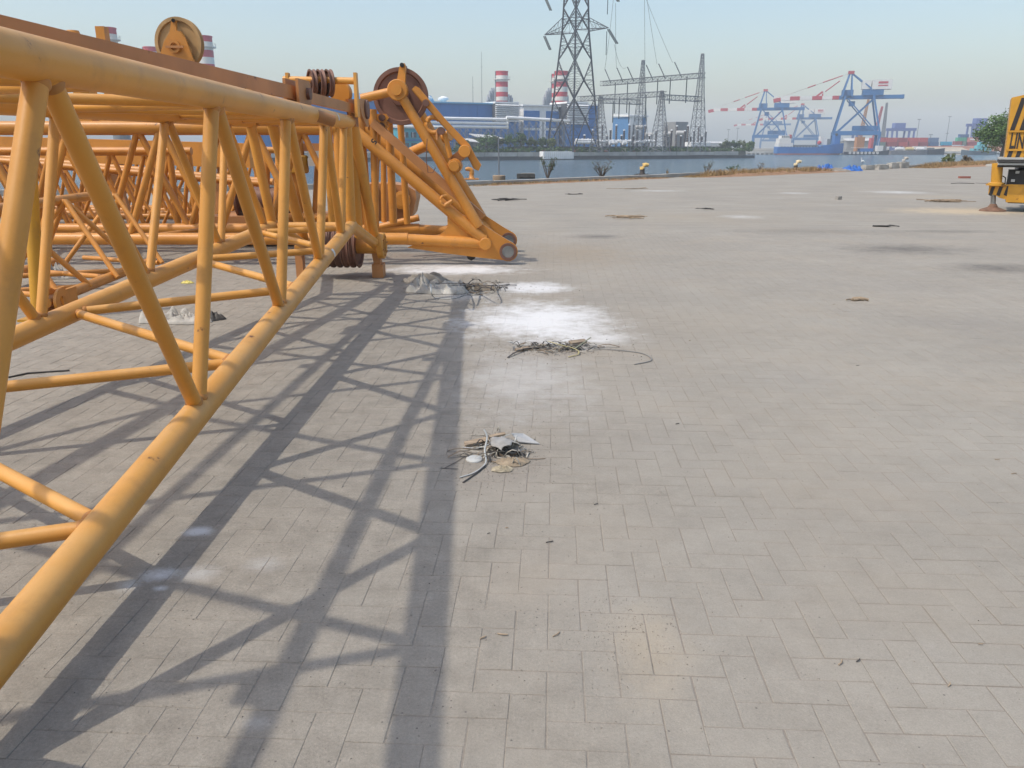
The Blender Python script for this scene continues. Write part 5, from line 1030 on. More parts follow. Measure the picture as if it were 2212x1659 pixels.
# plants
def shrub(u, v0, v1, wpx, label, nst, nleaf, lf, bare=False, seed=3, name='shrub'):
    rg = random.Random(seed); p = gnd(u, v0); h = at(u, v1, p.y).z; w_ = wpx * p.y / 1780; t = thing(name, label, 'plant', tuple(p)); mb = MB(); lm = MB(); tipsl = []
    for k in range(nst):
        a = rg.uniform(0, 6.28); e = p + V((math.cos(a) * w_ * rg.uniform(.15, .55), math.sin(a) * w_ * .4, h * rg.uniform(.55, 1.0))); mid = lerp(p, e, .45) + V((rg.uniform(-.05, .05), 0, .06 * h))
        mb.path([p + V((rg.uniform(-.05, .05), 0, 0)), mid, e], [.04 if bare else .028, .024, .006], 6)
        for q in range(4 if bare else 3):
            b0 = lerp(mid, e, rg.uniform(0, .9)); e2 = b0 + V((rg.uniform(-.25, .25) * w_, rg.uniform(-.2, .2) * w_, rg.uniform(.1, .3) * h)); mb.path([b0, lerp(b0, e2, .5) + V((.02, 0, 0)), e2], [.013, .009, .003], 5); tipsl.append((b0, e2))
        tipsl.append((mid, e))
    for k in range(nleaf):
        a0, b0 = rg.choice(tipsl); c = lerp(a0, b0, rg.uniform(.2, 1.1)) + V((rg.gauss(0, .05), rg.gauss(0, .05), rg.gauss(0, .04))); s = rg.uniform(.05, .11); x = V((rg.gauss(0, 1), rg.gauss(0, 1), rg.gauss(0, .5))).normalized(); y = x.cross(V((rg.gauss(0, 1), rg.gauss(0, 1), 1))).normalized()
        lm.add([c - x * s * .5, c + y * s * .25, c + x * s * .7, c - y * s * .25], [(0, 1, 2, 3)])
    mb.build('stem', M_BARK, t); lm.build('foliage', lf, t)
shrub(1184, 387, 344, 30, 'leafy green shrub growing from the quay kerb next to the rubber fender', 8, 330, M_LEAF2, seed=3)
shrub(1301, 384, 346, 46, 'bare branching shrub with a few leaves on the quay kerb', 9, 90, M_LEAF2, True, 4)
for i, (u, v0, v1, wp, nl, lab) in enumerate(((1526, 378, 347, 24, 60, 'half bare shrub sprouting from the dry grass mound'), (1580, 376, 358, 26, 160, 'low leafy weed on the dry grass strip between shrub and bollard'), (1440, 379, 366, 6, 12, 'single thin weed stalk by the yellow headed bollard'), (1640, 372, 352, 18, 20, 'thin dry weed stalks near the pale headed bollard'))):
    shrub(u, v0, v1, wp, lab, 5, nl, (M_LEAF2, M_LEAF, M_DRY, M_DRY)[i], i in (0, 3), 20 + i, 'weed')
# dry grass strip along the edge : earth mounds plus blades
mb, eb = MB(), MB(); rg = random.Random(9)
QD = (QUAY[2] - QUAY[1]).normalized(); QN = V((QD.y, -QD.x, 0))
def strip(s0, s1, wd, hgt, n_):
    for k in range(n_):
        s = rg.uniform(s0, s1); f = (s - s0) / (s1 - s0); q = QUAY[1] + QD * s + QN * rg.uniform(.2, wd) ; hh = hgt * rg.uniform(.5, 1.3) * min(1, 6 * f, 6 * (1 - f)) + .03
        for _ in range(4):
            a = rg.uniform(0, 6.28); b0 = q + V((rg.uniform(-.12, .12), rg.uniform(-.12, .12), 0)); tp = b0 + V((math.cos(a) * .5 * hh, math.sin(a) * .5 * hh, hh)); wv = V((math.cos(a + 1.6), math.sin(a + 1.6), 0)) * .018
            mb.add([b0 - wv, b0 + wv, tp], [(0, 1, 2)])
strip(16, 33, 1.6, .30, 1500); strip(44.5, 66, 2.2, .34, 2600); strip(.5, 15, .9, .07, 500)
mb.build('dry_grass', M_DRY, None, kind='stuff', label='dry straw coloured grass along the quay edge')
def mound(s0, s1, wd, hgt, lab):
    gx, gy = int((s1 - s0) * 3), 8; vs_ = []
    for i in range(gx + 1):
        for j in range(gy + 1):
            q = QUAY[1] + QD * (s0 + (s1 - s0) * i / gx) + QN * (.35 + wd * j / gy); e = math.sin(math.pi * j / gy) * min(1, 4 * i / gx, 4 * (1 - i / gx)); vs_.append(q + V((0, 0, -.02 + hgt * e * (.55 + .9 * noise.noise(q * 1.7)) + .04 * e * noise.noise(q * 6))))
    MB().add(vs_, [(i * (gy + 1) + j, (i + 1) * (gy + 1) + j, (i + 1) * (gy + 1) + j + 1, i * (gy + 1) + j + 1) for i in range(gx) for j in range(gy)], True).build('earth_strip', M_EARTH, None, kind='stuff', label=lab)
mound(-.5, 17, 1.1, .06, 'thin reddish soil swept against the quay kerb'); mound(16, 34, 2.0, .24, 'reddish earth mound with dry grass on the quay edge'); mound(44, 68, 2.6, .24, 'long reddish earth mound with dry grass by the shoreline bushes')
for i, (u, v0, rp, hp, col, lab) in enumerate(((2046, 357, 26, 22, M_LEAF2, 'low olive bush on the earth mound by the concrete blocks'), (2084, 356, 22, 26, mat('brown dry foliage', (.16, .115, .06), .8, vary=.4, scale=3), 'brown dried bush on the earth mound'))):
    p = gnd(u, v0); r_ = rp * .6 * p.y / 1780; t = thing('bush', lab, 'bush', tuple(p)); MB().path([p, p + V((.05, 0, r_ * .5)), p + V((0, 0, r_))], [.05, .04, .01], 6).build('stem', M_BARK, t); crown(MB(), p + V((0, 0, r_ * .75)), r_, 26, 40, .13, random.Random(40 + i), .8).build('crown', col, t)
# tree at the right, behind the truck crane
p = V((at(2166, HY, 88).x, 88, -.4)); tree(p, 5.2, 2.6, 'green tree on the quay edge beside the striped counterweight', M_LEAF, 77, 90, 70, .25, None)
p = V((at(2150, HY, 92).x + 1.4, 93, -.4)); tree(p, 3.3, 2.4, 'lower brownish tree at the foot of the green quay tree', M_LEAF2, 78, 40, 55, .2, None)
# blue tarpaulins, concrete blocks
M_TARP = mat('blue tarpaulin', (.03, .13, .42), .45, vary=.3, scale=5); M_CLOTH = mat('dirty pale cloth', (.38, .36, .32), .9, vary=.2, scale=9); M_CLOTHB = mat('grey brown sacking', (.27, .24, .20), .9, vary=.25, scale=9)
def heap(name, label, c, rx, ry, h, m_, seed, cat, n_=34, ridg=1.0, rot=0.0, group=None, parent=None, fq=1.0):
    """crumpled sheet: folded height field over an irregular outline"""
    vs_ = []; sd = V((seed * 3.1, seed * 1.7, seed * .9)); ca, sa = math.cos(rot), math.sin(rot); sc_ = 1 / max(rx, ry)
    for i in range(n_ + 1):
        rr = i / n_
        for j in range(64):
            a = 2 * math.pi * j / 64; ol = 1 + .32 * noise.noise(V((math.cos(a) * 1.3, math.sin(a) * 1.3, seed))) + .12 * noise.noise(V((math.cos(a) * 5, math.sin(a) * 5, seed + 4)))
            x, y = rx * rr * ol * math.cos(a), ry * rr * ol * math.sin(a); q = V((x * sc_ * 3.2, y * sc_ * 3.2, 0)) * fq + sd
            wv = (q.x * .9 + q.y * 1.6) * 1.6 + 3.2 * noise.noise(q * .55); fold = .5 + .5 * math.sin(wv * 2.1); f2 = .5 + .5 * math.sin(wv * 4.7 + 5 * noise.noise(q * 1.3))
            env = max(0., 1 - rr ** 2.2); z = h * env ** .8 * (.20 + .22 * max(0, .6 + noise.noise(q * .8)) + .40 * fold * ridg + .22 * f2 * ridg) + .06 * h * noise.noise(q * 4.5) * env
            if fq > 1.5: z = h * env ** .6 * (.10 + 1.9 * abs(noise.noise(q * .42)) * (.35 + .65 * fold) + .16 * f2)
            vs_.append(V((c[0] + ca * x - sa * y, c[1] + sa * x + ca * y, .004 + max(0, z))))
    fs = [(i * 64 + j, (i + 1) * 64 + j, (i + 1) * 64 + (j + 1) % 64, i * 64 + (j + 1) % 64) for i in range(n_) for j in range(64)]
    if parent is not None: return MB().add(vs_, fs, True).build(name, m_, parent)
    return MB().add(vs_, fs, True).build(name, m_, None, label=label, cat=cat, group=group)
for (u, v, ru, h, lab, sd) in ((1783, 370, 22, .42, 'crumpled bright blue tarpaulin beside the pale headed bollard', 3), (1838, 369, 24, .36, 'crumpled bright blue tarpaulin against the concrete blocks', 5)):
    p = gnd(u, v); heap('tarpaulin', lab, p, ru * p.y / 1780, .55, h, M_TARP, sd, 'tarpaulin', 40, 1.3, fq=2.2)
p = gnd(1810, 371); heap('sacking', 'grey brown sacking between the two blue tarpaulins', p, .85, .4, .26, M_CLOTHB, 7, 'sacking', 24)
for (u0, u1, v, h, lab) in ((1862, 1886, 367, .32, 'broken concrete block next to the blue tarpaulin'), (1890, 1916, 366, .34, 'chipped concrete block between its broken neighbour and the long blocks'), (1918, 1938, 364, .42, 'squared concrete block beside the longest block'), (1938, 1960, 363, .44, 'concrete block under the grey unpainted bollard')):
    a, b_ = gnd(u0, v), gnd(u1, v); t = thing('concrete_block', lab, 'concrete block', tuple(a), 'concrete blocks on the quay edge'); m0 = (a + b_) / 2; rot = Matrix.Rotation(math.atan2(QD.y, QD.x) * .5, 3, 'Z')
    bm = bmesh.new(); bmesh.ops.create_cube(bm, size=1); bmesh.ops.subdivide_edges(bm, edges=bm.edges[:], cuts=4, use_grid_fill=True)
    for vv in bm.verts: q = vv.co.copy(); vv.co = rot @ V((q.x * (b_ - a).x, q.y * .5, q.z * h)) + V((0, 0, h / 2)); vv.co += V([noise.noise(vv.co * 4 + m0) * .05 for _ in range(3)])
    me = bpy.data.meshes.new('block'); bm.to_mesh(me); bm.free(); me.materials.append(M_CONC); o_ = bpy.data.objects.new('block', me); scene.collection.objects.link(o_); o_.parent = t; o_.location = m0 - a
# pale rubble at the far right of the mound, small white bird
rg = random.Random(12)
for k in range(16):
    p = gnd(2100 + k * 5 + rg.uniform(-4, 4), 356 + rg.uniform(-2, 5)); s = rg.uniform(.2, .55); MB().box(p + V((0, 0, s * .12)), (s * 1.8, s, s * .35), Matrix.Rotation(rg.uniform(-.8, .8), 3, 'Z') @ Matrix.Rotation(rg.uniform(-.2, .2), 3, 'X')).build('rubble_slab', M_CWALL, None, label='pale broken slab in the rubble behind the truck crane', cat='rubble', group='broken slabs behind the truck crane')
p = gnd(1859, 362); t = thing('egret', 'small white egret standing on the quay edge by the concrete blocks', 'bird', (p.x, p.y, .17)); M_BIRD = mat('white feathers', (.8, .8, .78), .8)
bm = MB().path([p + V((0, 0, .42)), p + V((.02, 0, .47)), p + V((.10, 0, .50)), p + V((.20, 0, .47)), p + V((.29, 0, .41))], [.015, .05, .065, .05, .012], 10); bm.path([p + V((.05, 0, .52)), p + V((-.02, 0, .60)), p + V((.02, 0, .68)), p + V((-.02, 0, .72))], [.03, .02, .018, .026], 8); bm.path([p + V((-.02, 0, .72)), p + V((-.10, 0, .71))], [.018, .004], 6); bm.build('body', M_BIRD, t)
for s in (-.02, .02): MB().tube(p + V((.08, s, .17)), p + V((.09, s, .46)), .007, None, 5).build('leg', M_DARK, t)
# ================================================================== TRUCK CRANE at the right edge
TN = V((.49, .87, 0)).normalized(); TT = V((TN.y, -TN.x, 0)); TO = at(2180, HY, 20.6); TO.z = 0; TROT = Matrix.Rotation(math.atan2(TT.y, TT.x), 3, 'Z')
def T(u, v, dy=0):
    d = ray(u, v); k = (TO + TN * dy).dot(TN) / d.dot(TN); return V((0, 0, CAM_H)) + d * k
def L3(s, z, dy=0): return TO + TT * s + TN * dy + V((0, 0, z))
def sz(p): return ((p - TO).dot(TT), p.z)
tc = thing('truck_crane', 'yellow and black striped crane counterweight on an outrigger at the frame edge', 'mobile crane', tuple(TO))
M_STB = mat('black stripe paint', (.028, .025, .024), .5, vary=.2, rust=.3)
(xl_t, z_t), (xl_b, z_b) = sz(T(2186, 209)), sz(T(2170, 342)); RW = 2.4
MB().prism([L3(xl_b, z_b), L3(xl_b + RW, z_b), L3(xl_t + RW - .3, z_t + .05), L3(xl_t + .30, z_t + .05), L3(xl_t, z_t - .02)], TN * 1.1).build('counterweight', M_YEL, tc); cw = tc.children[-1]
zm1, zm0 = sz(T(2176, 284))[1], sz(T(2174, 324))[1]
def xl(z): return xl_b + (xl_t - xl_b) * (z - z_b) / (z_t - z_b)
for k in range(14):                      # slanted black stripes, upper and lower field
    for (za_, zb2, w_, sl_, gp) in ((zm1 + .025, z_t - .03, .10, .13, .20), (z_b + .01, zm0 - .025, .09, .03, .18)):
        x0 = xl(za_) + k * gp + .04
        if x0 + w_ + sl_ < xl_b + RW - .1: MB().prism([L3(x0, za_, -.003), L3(x0 + w_, za_, -.003), L3(x0 + w_ + sl_, zb2, -.003), L3(x0 + sl_, zb2, -.003)], TN * -.004).build('stripe', M_STB, cw)
for z in (zm1, zm0): MB().beam(L3(xl(z) + .02, z, -.02), L3(xl_b + RW, z, -.02), .03, .04).build('rib', M_YEL, cw)
fc = bpy.data.curves.new('lettering', 'FONT'); fc.body = 'LINK'; fc.size = (zm1 - zm0) * 1.16; fc.extrude = .004; fc.offset = .012; fo = bpy.data.objects.new('lettering', fc); scene.collection.objects.link(fo)
bpy.context.view_layer.update(); lm_ = bpy.data.meshes.new_from_object(fo.evaluated_get(bpy.context.evaluated_depsgraph_get())); bpy.data.objects.remove(fo); lm_.materials.clear(); lm_.materials.append(M_STB)
fo = bpy.data.objects.new('lettering', lm_); scene.collection.objects.link(fo); fo.parent = cw; fo.rotation_euler = (math.pi / 2, 0, math.atan2(TT.y, TT.x)); fo.location = L3(xl(zm0) + .06, zm0 + .045, -.008) - tc.location; fo.scale = (.40, 1, 1)
for i, (dz, dy, c) in enumerate(((.03, -.15, M_GREYW), (-.035, -.25, M_DARK), (-.10, -.2, M_GREYW), (-.155, -.1, M_DARK))): MB().box(L3(xl_b + 1.32, z_b - .03 + dz, .6 + dy), (2.9, 1.6, .05), TROT).build('deck_plate', c, tc)
MB().tube(T(2155, 352), T(2152, 398), .125, None, 24).build('jack_cylinder', M_YEL, tc); MB().lathe(T(2152, 398), (0, 0, 1), [(.14, -.04), (.19, -.03), (.19, .03), (.14, .05)], 24).build('jack_collar', M_YEL, tc)
MB().path([T(2166, 380, -.15), T(2172, 384, -.15), T(2171, 396, -.15), T(2163, 401, -.15)], .014, 8).build('hose', M_BLACK, tc)
MB().prism([T(2137, 400), T(2182, 403), T(2180, 433), T(2158, 427), T(2149, 421), T(2135, 420)], TN * .34).build('outrigger_beam', M_YEL, tc); ob = tc.children[-1]
for u in (2139, 2156, 2172): MB().prism([T(u + 3, 403, -.004), T(u + 11, 403, -.004), T(u + 3, 424, -.004), T(u - 4, 421, -.004)], TN * -.004).build('stripe', M_STB, ob)
MB().box(T(2160, 399, .16), (.62, .40, .03), TROT).build('beam_lid', M_YEL, ob)
jr = T(2145, 444, .15); MB().tube(T(2146, 420, .15), V((jr.x, jr.y, .14)), .058, None, 18).build('jack_rod', M_STEEL, tc)
MB().lathe((jr.x, jr.y, 0), (0, 0, 1), [(.32, .0), (.30, .03), (.12, .10), (.07, .18)], 9).build('float_pad', mat('muddy rusted iron', (.15, .085, .055), .9, vary=.3, scale=9), tc)
MB().box(T(2205, 385, .3), (.58, .5, .42), TROT).build('valve_box', M_DARK, tc); MB().box(T(2200, 417, .25), (.50, .55, .44), TROT).build('side_box', M_YEL, tc); MB().box(T(2222, 425, .7), (.9, .9, .3), TROT).build('chassis_beam', M_DARK, tc)
for u, v in ((2198, 372), (2188, 390)): MB().box(T(u, v, -.02), (.08, .12, .06), TROT).build('hydraulic_fitting', M_GREYW, tc)
MB().lathe(L3(1.6, .52, 1.8), TT, [(.3, -.15), (.52, -.15), (.52, .15), (.3, .15)], 26).build('wheel', M_RUB, tc)
MB().box(L3(1.6, .9, 1.6), (2.6, 2.0, .35), TROT).build('chassis', M_DARK, tc)
# ================================================================== DEBRIS on the paving
M_WOOD = mat('weathered plank', (.33, .25, .17), .85, vary=.25, scale=9, stretch=(1, 6, 1)); M_STRAP = mat('grey plastic strap', (.42, .43, .41), .5, vary=.15); M_STRAPY = mat('yellow plastic strap', (.62, .52, .2), .5, vary=.15); M_CABLE = mat('black cable', (.02, .02, .022), .5); M_CARD = mat('brown cardboard', (.40, .31, .21), .9, vary=.2, scale=8); M_SHEET = mat('grey plastic sheet', (.44, .44, .43), .55, vary=.12, scale=6)
def GP(u, v, z=0.0): return gnd(u, v, z)
def ribbon(name, label, pts, wd, m_, th=.004, group=None, cat='strap'):
    ps = [V(p) for p in pts]; fine = []
    for i in range(len(ps) - 1):                       # catmull rom
        p0, p1, p2, p3 = ps[max(i - 1, 0)], ps[i], ps[i + 1], ps[min(i + 2, len(ps) - 1)]
        for k in range(5): t = k / 5; fine.append(.5 * ((2 * p1) + (p2 - p0) * t + (2 * p0 - 5 * p1 + 4 * p2 - p3) * t * t + (3 * p1 - p0 - 3 * p2 + p3) * t ** 3))
    fine.append(ps[-1]); fine = [V((p.x, p.y, max(p.z, wd * .32))) for p in fine]
    return MB().path(fine, wd / 2, 6, .35).build(name, m_, None, label=label, cat=cat, group=group)
def tangle(name, label, u, v, ru, rv, n_, mats, seed, zmax, lw=(.003, .008), ll=(.3, .9), flat=.4, cat='scrap', bend=.5):
    """loose tangle of strips, splinters and shreds; one thing per material"""
    rg = random.Random(seed)
    for mi, m_ in enumerate(mats):
        mb = MB()
        for _ in range(n_):
            c = GP(u + rg.gauss(0, ru * .45), v + rg.gauss(0, rv * .45)); dpt = c.y / 1780 * 1.05; L = ru * dpt * rg.uniform(*ll); a = rg.gauss(.0, .5) + rg.choice((0, 0, .7, -.7)); r_ = rg.uniform(*lw); z = rg.uniform(.2, 1) ** 2 * zmax
            pts = [c + V((math.cos(a + bend * (t - .5) * rg.uniform(-1, 1)) * L * (t - .5), math.sin(a + bend * t) * L * (t - .5), max(r_, z * (1 - (2 * t - 1) ** 2) + rg.uniform(-.2, .2) * z))) for t in (0, .25, .5, .75, 1)]
            mb.path(pts, r_, 6, flat)
            if rg.random() < .45:                    # torn shred
                q = c + V((rg.gauss(0, L * .3), rg.gauss(0, L * .2), rg.uniform(.002, zmax * .6))); s_ = L * rg.uniform(.08, .2); e = [V((rg.uniform(-1, 1), rg.uniform(-1, 1), rg.uniform(-.3, .5))) * s_ for _ in range(5)]
                mb.add([q + x for x in e], [(0, 1, 2), (0, 2, 3), (0, 3, 4)])
        mb.build(name, m_, None, label=label[mi], kind='stuff')
M_SPLIN = mat('grey brown splinters', (.24, .185, .13), .9, vary=.35, scale=20); M_SHRED = mat('pale shreds', (.40, .37, .31), .9, vary=.3, scale=25)
# pile 1 (nearest): planks, curled sheet, straps, white disc
tangle('splinter_tangle', ('brown wood splinters spread through the nearest rubbish pile', 'pale torn shreds spread through the nearest rubbish pile', 'thin dark wires spread through the nearest rubbish pile'), 1085, 975, 78, 34, 26, (M_SPLIN, M_SHRED, M_DARK), 41, .05, (.0022, .006), (.15, .75))
MB().prism([GP(1003, 960), GP(1078, 944), GP(1082, 951), GP(1006, 968)], (0, 0, .018)).build('plank', M_WOOD, None, label='weathered plank at the back of the nearest rubbish pile', cat='plank')
MB().prism([GP(1052, 945, .03), GP(1090, 937, .03), GP(1092, 941, .03), GP(1056, 949, .03)], (0, 0, .012)).build('wood_splinter', M_WOOD, None, label='short dark wood splinter on the nearest rubbish pile', cat='wood scrap')
pl = [GP(1104, 937, .05), GP(1131, 938, .035), GP(1166, 960, .004), GP(1120, 955, .012)]; MB().prism(pl, (0, 0, .005)).build('plastic_sheet', M_SHEET, None, label='pointed grey plastic sheet on the nearest rubbish pile', cat='sheet')
c = GP(1090, 978, .0); vs_ = []                      # curled sheet, open towards the yard
n1, n2 = 26, 9; axd_ = (GP(1112, 966) - GP(1068, 980)).normalized(); prp = V((-axd_.y, axd_.x, 0))
for i in range(n1 + 1):
    a = -.9 + i / n1 * 3.7; r_ = .036 + .020 * i / n1
    for j in range(n2 + 1): vs_.append(c + prp * (j / n2 - .5) * (.13 + .03 * math.sin(i * .7)) + axd_ * math.cos(a) * r_ * 1.25 + V((0, 0, .036 + math.sin(a) * r_ * .72 + .010 * noise.noise(V((i * .25, j * .45, 1))))))
o_ = MB().add(vs_, [(i * (n2 + 1) + j, (i + 1) * (n2 + 1) + j, (i + 1) * (n2 + 1) + j + 1, i * (n2 + 1) + j + 1) for i in range(n1) for j in range(n2)], True).build('curled_sheet', mat('dusty grey rubber', (.33, .32, .30), .8, vary=.2, scale=18, grime=.4, grimecol=(.2, .17, .14)), None, label='curled grey rubber sheet in the middle of the nearest rubbish pile', cat='sheet'); sm = o_.modifiers.new('thick', 'SOLIDIFY'); sm.thickness = .005
c = GP(1025, 993); MB().lathe(c, (0, 0, 1), [(.001, .012), (.028, .013), (.042, .010), (.047, .004), (.046, 0)], 30, True).build('plastic_disc', mat('grubby white plastic', (.52, .52, .49), .5, vary=.12, scale=18), None, label='pale round plastic lid by the nearest rubbish pile', cat='plastic scrap')
heap('cardboard', 'torn brown cardboard at the front of the nearest rubbish pile', GP(1106, 1000), .085, .06, .028, mat('dirty cardboard', (.27, .215, .15), .9, vary=.3, scale=22), 11, 'cardboard', 16)
heap('torn_paper', 'shredded straw coloured paper in front of the torn cardboard', GP(1086, 1015), .06, .04, .018, mat('straw paper', (.36, .31, .22), .9, vary=.4, scale=30), 13, 'paper', 14, 1.3)
ribbon('strap', 'long grey strap looping across the nearest rubbish pile', [GP(1046, 928, .07), GP(1052, 945, .09), GP(1047, 972, .05), GP(1049, 1000, .012), GP(1025, 1020, .006), GP(993, 1031, .004)], .010, M_STRAP)
ribbon('strap', 'dark strap end lying left of the nearest rubbish pile', [GP(1049, 1004, .008), GP(1028, 1022, .006), GP(1000, 1042, .004)], .010, M_DARK)
ribbon('strap', 'pale straight strap under the plank of the nearest rubbish pile', [GP(1000, 966, .006), GP(1040, 966, .012), GP(1090, 942, .03), GP(1108, 938, .05)], .011, M_STRAP)
ribbon('strap', 'grey strap standing up behind the curled sheet', [GP(1104, 972, .02), GP(1113, 950, .08), GP(1116, 942, .085), GP(1112, 965, .02)], .009, M_STRAP)
ribbon('strap', 'straw coloured strap crossing in front of the curled sheet', [GP(1040, 990, .006), GP(1075, 975, .02), GP(1110, 978, .02), GP(1135, 968, .008)], .008, M_SHRED)
ribbon('wire', 'thin dark wire left of the round plastic lid', [GP(950, 1011, .004), GP(970, 1012, .004), GP(990, 1013, .004)], .005, M_CABLE, cat='wire')
ribbon('wire', 'thin dark wire above the round plastic lid', [GP(958, 1012, .004), GP(985, 998, .004), GP(1005, 985, .004)], .004, M_CABLE, cat='wire')
# pile 2: straps and splinters
tangle('splinter_tangle', ('brown splinters spread through the middle rubbish pile', 'pale shreds spread through the middle rubbish pile', 'dark strips spread through the middle rubbish pile'), 1205, 752, 110, 13, 26, (M_SPLIN, M_SHRED, M_DARK), 43, .05, (.003, .008), (.1, .45))
ribbon('strap', 'long grey strap curving far to the right of the middle rubbish pile', [GP(1180, 745, .01), GP(1240, 745, .03), GP(1290, 752, .012), GP(1345, 757, .006), GP(1390, 764, .005), GP(1407, 778, .005), GP(1370, 787, .004)], .013, mat('dull grey strap', (.20, .195, .18), .6))
ribbon('strap', 'dark strap bent at the left end of the middle rubbish pile', [GP(1097, 772, .005), GP(1115, 760, .02), GP(1140, 752, .02), GP(1190, 750, .012)], .016, M_DARK)
ribbon('strap', 'pale strap loop at the left tip of the middle rubbish pile', [GP(1127, 752, .01), GP(1113, 742, .06), GP(1098, 738, .08), GP(1106, 741, .03)], .014, M_STRAP)
ribbon('strap', 'yellow strap crossing the middle rubbish pile', [GP(1184, 737, .05), GP(1215, 746, .04), GP(1244, 754, .03), GP(1250, 764, .012), GP(1228, 771, .006)], .013, mat('faded yellow strap', (.42, .36, .17), .6, vary=.2))
ribbon('strap', 'green grey strap pointing up from the middle rubbish pile', [GP(1235, 757, .01), GP(1256, 743, .05), GP(1276, 729, .09)], .018, mat('green grey strap', (.20, .21, .15), .6))
MB().prism([GP(1228, 740, .015), GP(1262, 736, .015), GP(1268, 741, .015), GP(1236, 746, .015)], (0, 0, .018)).build('plank', M_SPLIN, None, label='dark short plank on top of the middle rubbish pile', cat='plank')
MB().prism([GP(1112, 757), GP(1144, 752), GP(1146, 756), GP(1116, 761)], (0, 0, .02)).build('plank', M_SPLIN, None, label='short grey plank at the left of the middle rubbish pile', cat='plank')
# pile 3: cloth heap with cables
heap('crumpled_tarp', 'crumpled dirty pale tarp heap near the hinge plates', GP(942, 627), .36, .24, .17, M_CLOTH, 21, 'tarp', 44, 1.2, fq=1.6)
heap('crumpled_tarp', 'flatter sandy brown end of crumpled tarp with cables', GP(1030, 624), .22, .13, .07, M_CARD, 23, 'tarp', 26, 1.0)
heap('crumpled_tarp', 'whitish torn tarp fold in front of the pale tarp heap', GP(970, 632), .20, .12, .13, mat('whitish torn tarp', (.50, .48, .43), .85, vary=.2, scale=14), 25, 'tarp', 26, 1.1)
heap('sacking', 'grey sacking fold lying behind the pale tarp heap', GP(925, 610), .30, .12, .14, M_CLOTHB, 27, 'sacking', 24)
tangle('splinter_tangle', ('brown splinters scattered at the tarp heap', 'pale shreds scattered at the tarp heap', 'dark strips scattered at the tarp heap'), 1020, 625, 80, 11, 20, (M_SPLIN, M_SHRED, M_DARK), 47, .09, (.005, .011), (.15, .6))
ribbon('cable', 'looped black cable standing above the tarp heap', [GP(1005, 616, .05), GP(998, 616, .20), GP(985, 616, .27), GP(976, 616, .24), GP(985, 616, .20), GP(1000, 616, .23), GP(1020, 616, .14), GP(1035, 616, .06)], .022, M_CABLE, cat='cable')
ribbon('cable', 'black cable arching over the right end of the tarp heap', [GP(1010, 620, .04), GP(1030, 618, .12), GP(1048, 617, .20), GP(1062, 617, .18), GP(1070, 618, .05), GP(1100, 614, .008)], .020, M_CABLE, cat='cable')
ribbon('cable', 'straight black cable lying along the tarp heap', [GP(940, 612, .16), GP(985, 612, .15), GP(1020, 614, .12)], .018, M_CABLE, cat='cable')
ribbon('strap', 'pale strap looping in front of the pale tarp heap', [GP(930, 614, .16), GP(932, 632, .09), GP(940, 643, .01), GP(975, 645, .008), GP(1005, 636, .01), GP(1020, 622, .08)], .018, M_STRAP)
# cloth bundles under the near boom
heap('rag_bundle', 'twisted pale rag bundle on the ground inside the near boom', GP(385, 694), .33, .16, .16, M_CLOTH, 31, 'rag', 36, 1.2, fq=1.9); heap('rag_bundle', 'small dark rag beside the twisted pale rag bundle', GP(450, 690), .16, .10, .09, M_DARK, 33, 'rag', 20)
heap('rag_bundle', 'pale wrapped cloth on the fork eye tube', GP(128, 600), .24, .16, .2, M_CLOTH, 37, 'rag', 24, 1.2, fq=1.9)
heap('crisp_packet', 'small yellow and white wrapper lying beyond the near boom', GP(405, 612), .07, .05, .04, mat('yellow wrapper', (.62, .52, .12), .4, vary=.4, scale=25), 39, 'wrapper', 12)
MB().path([GP(18, 815, .006), GP(60, 806, .008), GP(150, 800, .006)], .007, 6).build('rebar_rod', M_DARK, None, label='thin dark rod lying under the near boom', cat='rod')
# scattered litter further out
def bundle(u, v, ln, n_, m_, lab, spread_=.12, hgt=.05, seed=1):
    rg = random.Random(seed); p = GP(u, v); mb = MB()
    for _ in range(n_):
        a = rg.gauss(0, .35); L = ln * rg.uniform(.25, .6); c = p + V((rg.gauss(0, ln * .18), rg.gauss(0, spread_), rg.uniform(.008, hgt))); d = V((math.cos(a), math.sin(a), rg.gauss(0, .06))); r_ = rg.uniform(.006, .016)
        e0_, e1_ = c - d * L * .5, c + d * L * .5; e0_.z = max(e0_.z, r_); e1_.z = max(e1_.z, r_); mb.path([e0_, c + V((0, 0, rg.uniform(-.004, .02))), e1_], r_, 5)
    mb.build('litter', m_, None, label=lab, cat='litter')
for k, (u, v, ln, n_, m_, lab) in enumerate(((1096, 433, 1.0, 16, M_DARK, 'dark flattened scrap on the paving beyond the hinge plates'), (1350, 471, .9, 14, M_WOOD, 'bundle of twigs on the open paving'), (2040, 436, 1.3, 22, M_WOOD, 'brown twig heap near the outrigger'), (1845, 650, .28, 5, M_WOOD, 'small brown scrap on the empty paving at right'), (1520, 452, .9, 4, M_DARK, 'thin dark strip on the open paving'), (1345, 408, 1.9, 4, M_WOOD, 'long thin batten near the quay kerb'), (1905, 490, 1.0, 4, M_DARK, 'thin dark stick beside the oil stain'), (2125, 397, 1.9, 4, M_DARK, 'long dark strip toward the quay edge'), (1240, 420, .9, 4, M_DARK, 'thin dark scrap on the paving beyond the twig bundle'))):
    bundle(u, v, ln, n_, m_, lab, .10 if n_ > 6 else .015, .06 if n_ > 6 else .02, u)
ribbon('twig', 'twig sticking out of the twig bundle on the open paving', [GP(1325, 472, .02), GP(1355, 468, .06), GP(1384, 463, .10)], .02, M_WOOD, cat='twig')
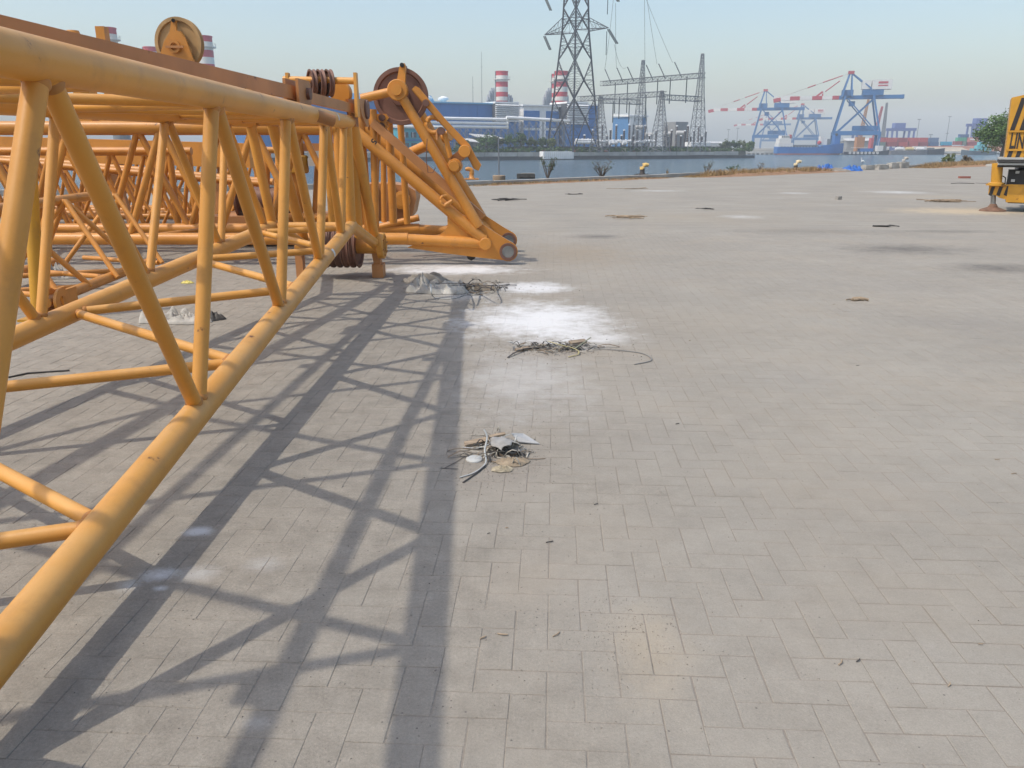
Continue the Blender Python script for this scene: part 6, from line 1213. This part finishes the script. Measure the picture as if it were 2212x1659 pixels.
p = GP(1811, 431); MB().box(p + V((0, 0, .05)), (.16, .13, .10), Matrix.Rotation(.4, 3, 'Z')).build('stone', M_CONC, None, label='small pale stone cube on the paving left of the outrigger', cat='stone')
p = GP(2083, 385); MB().box(p + V((0, 0, .05)), (.55, .2, .10)).build('brick', mat('red brick', (.28, .10, .07), .8), None, label='reddish brick on the paving near the earth mound', cat='brick')
rg = random.Random(3)
for k in range(18):
    u, v = rg.uniform(1000, 2190), rg.uniform(600, 1500)
    p = GP(u, v, .003); L = rg.uniform(.012, .035); a = rg.uniform(-.6, .6)
    MB().path([p, p + V((math.cos(a) * L * .5, math.sin(a) * L * .5, .003)), p + V((math.cos(a + .3) * L, math.sin(a + .3) * L, .001))], rg.uniform(.0015, .0028), 5).build('twig', M_WOOD if k % 3 else M_DARK, None, label=('small brown twig scrap lying on the pavers', 'small dark twig scrap lying on the pavers')[k % 3 == 0], cat='twig', group='twig scraps on the pavers')
# gravel and grit, uncountable
mb = MB(); rg = random.Random(6)
def grit(u, v, su, sv, n_, s0, s1):
    for _ in range(n_):
        p = GP(u + rg.gauss(0, su), v + rg.gauss(0, sv)); s = rg.uniform(s0, s1)
        if p.y > 14: continue
        q = [p + V((rg.uniform(-s, s), rg.uniform(-s, s), 0)) for _ in range(3)]; top = p + V((0, 0, s * .9)); mb.add(q + [top], [(0, 1, 3), (1, 2, 3), (2, 0, 3)])
grit(1085, 985, 60, 38, 900, .002, .006); grit(1360, 1370, 70, 60, 500, .0015, .004); grit(1210, 757, 80, 12, 400, .003, .009); grit(980, 625, 90, 14, 300, .004, .012); grit(1000, 1350, 500, 250, 900, .0015, .0045); grit(1600, 900, 500, 260, 700, .002, .005); grit(500, 1250, 330, 230, 1500, .0015, .0042); grit(700, 1000, 250, 160, 700, .002, .005)
mb.build('grit', mat('grit', (.22, .19, .16), .9, vary=.5, scale=60), None, kind='stuff', label='loose grit and crumbs on the paving')
# ================================================================== HAZE
m = bpy.data.materials.new('haze'); m.use_nodes = True; n = m.node_tree.nodes; l = m.node_tree.links; n.remove(n['Principled BSDF'])
pv = n.new('ShaderNodeVolumePrincipled'); pv.inputs['Color'].default_value = (.87, .935, 1.0, 1); pv.inputs['Density'].default_value = HAZE_D; pv.inputs['Anisotropy'].default_value = 0.0
l.new(pv.outputs[0], n['Material Output'].inputs['Volume'])
MB().box((450, 750, 32), (2300, 2000, 72)).build('haze', m, None, kind='stuff', label='pale humid harbour haze')
# every countable thing says so
for o_ in scene.objects:
    if o_.parent is None and 'category' in o_ and 'kind' not in o_: o_['kind'] = 'thing'
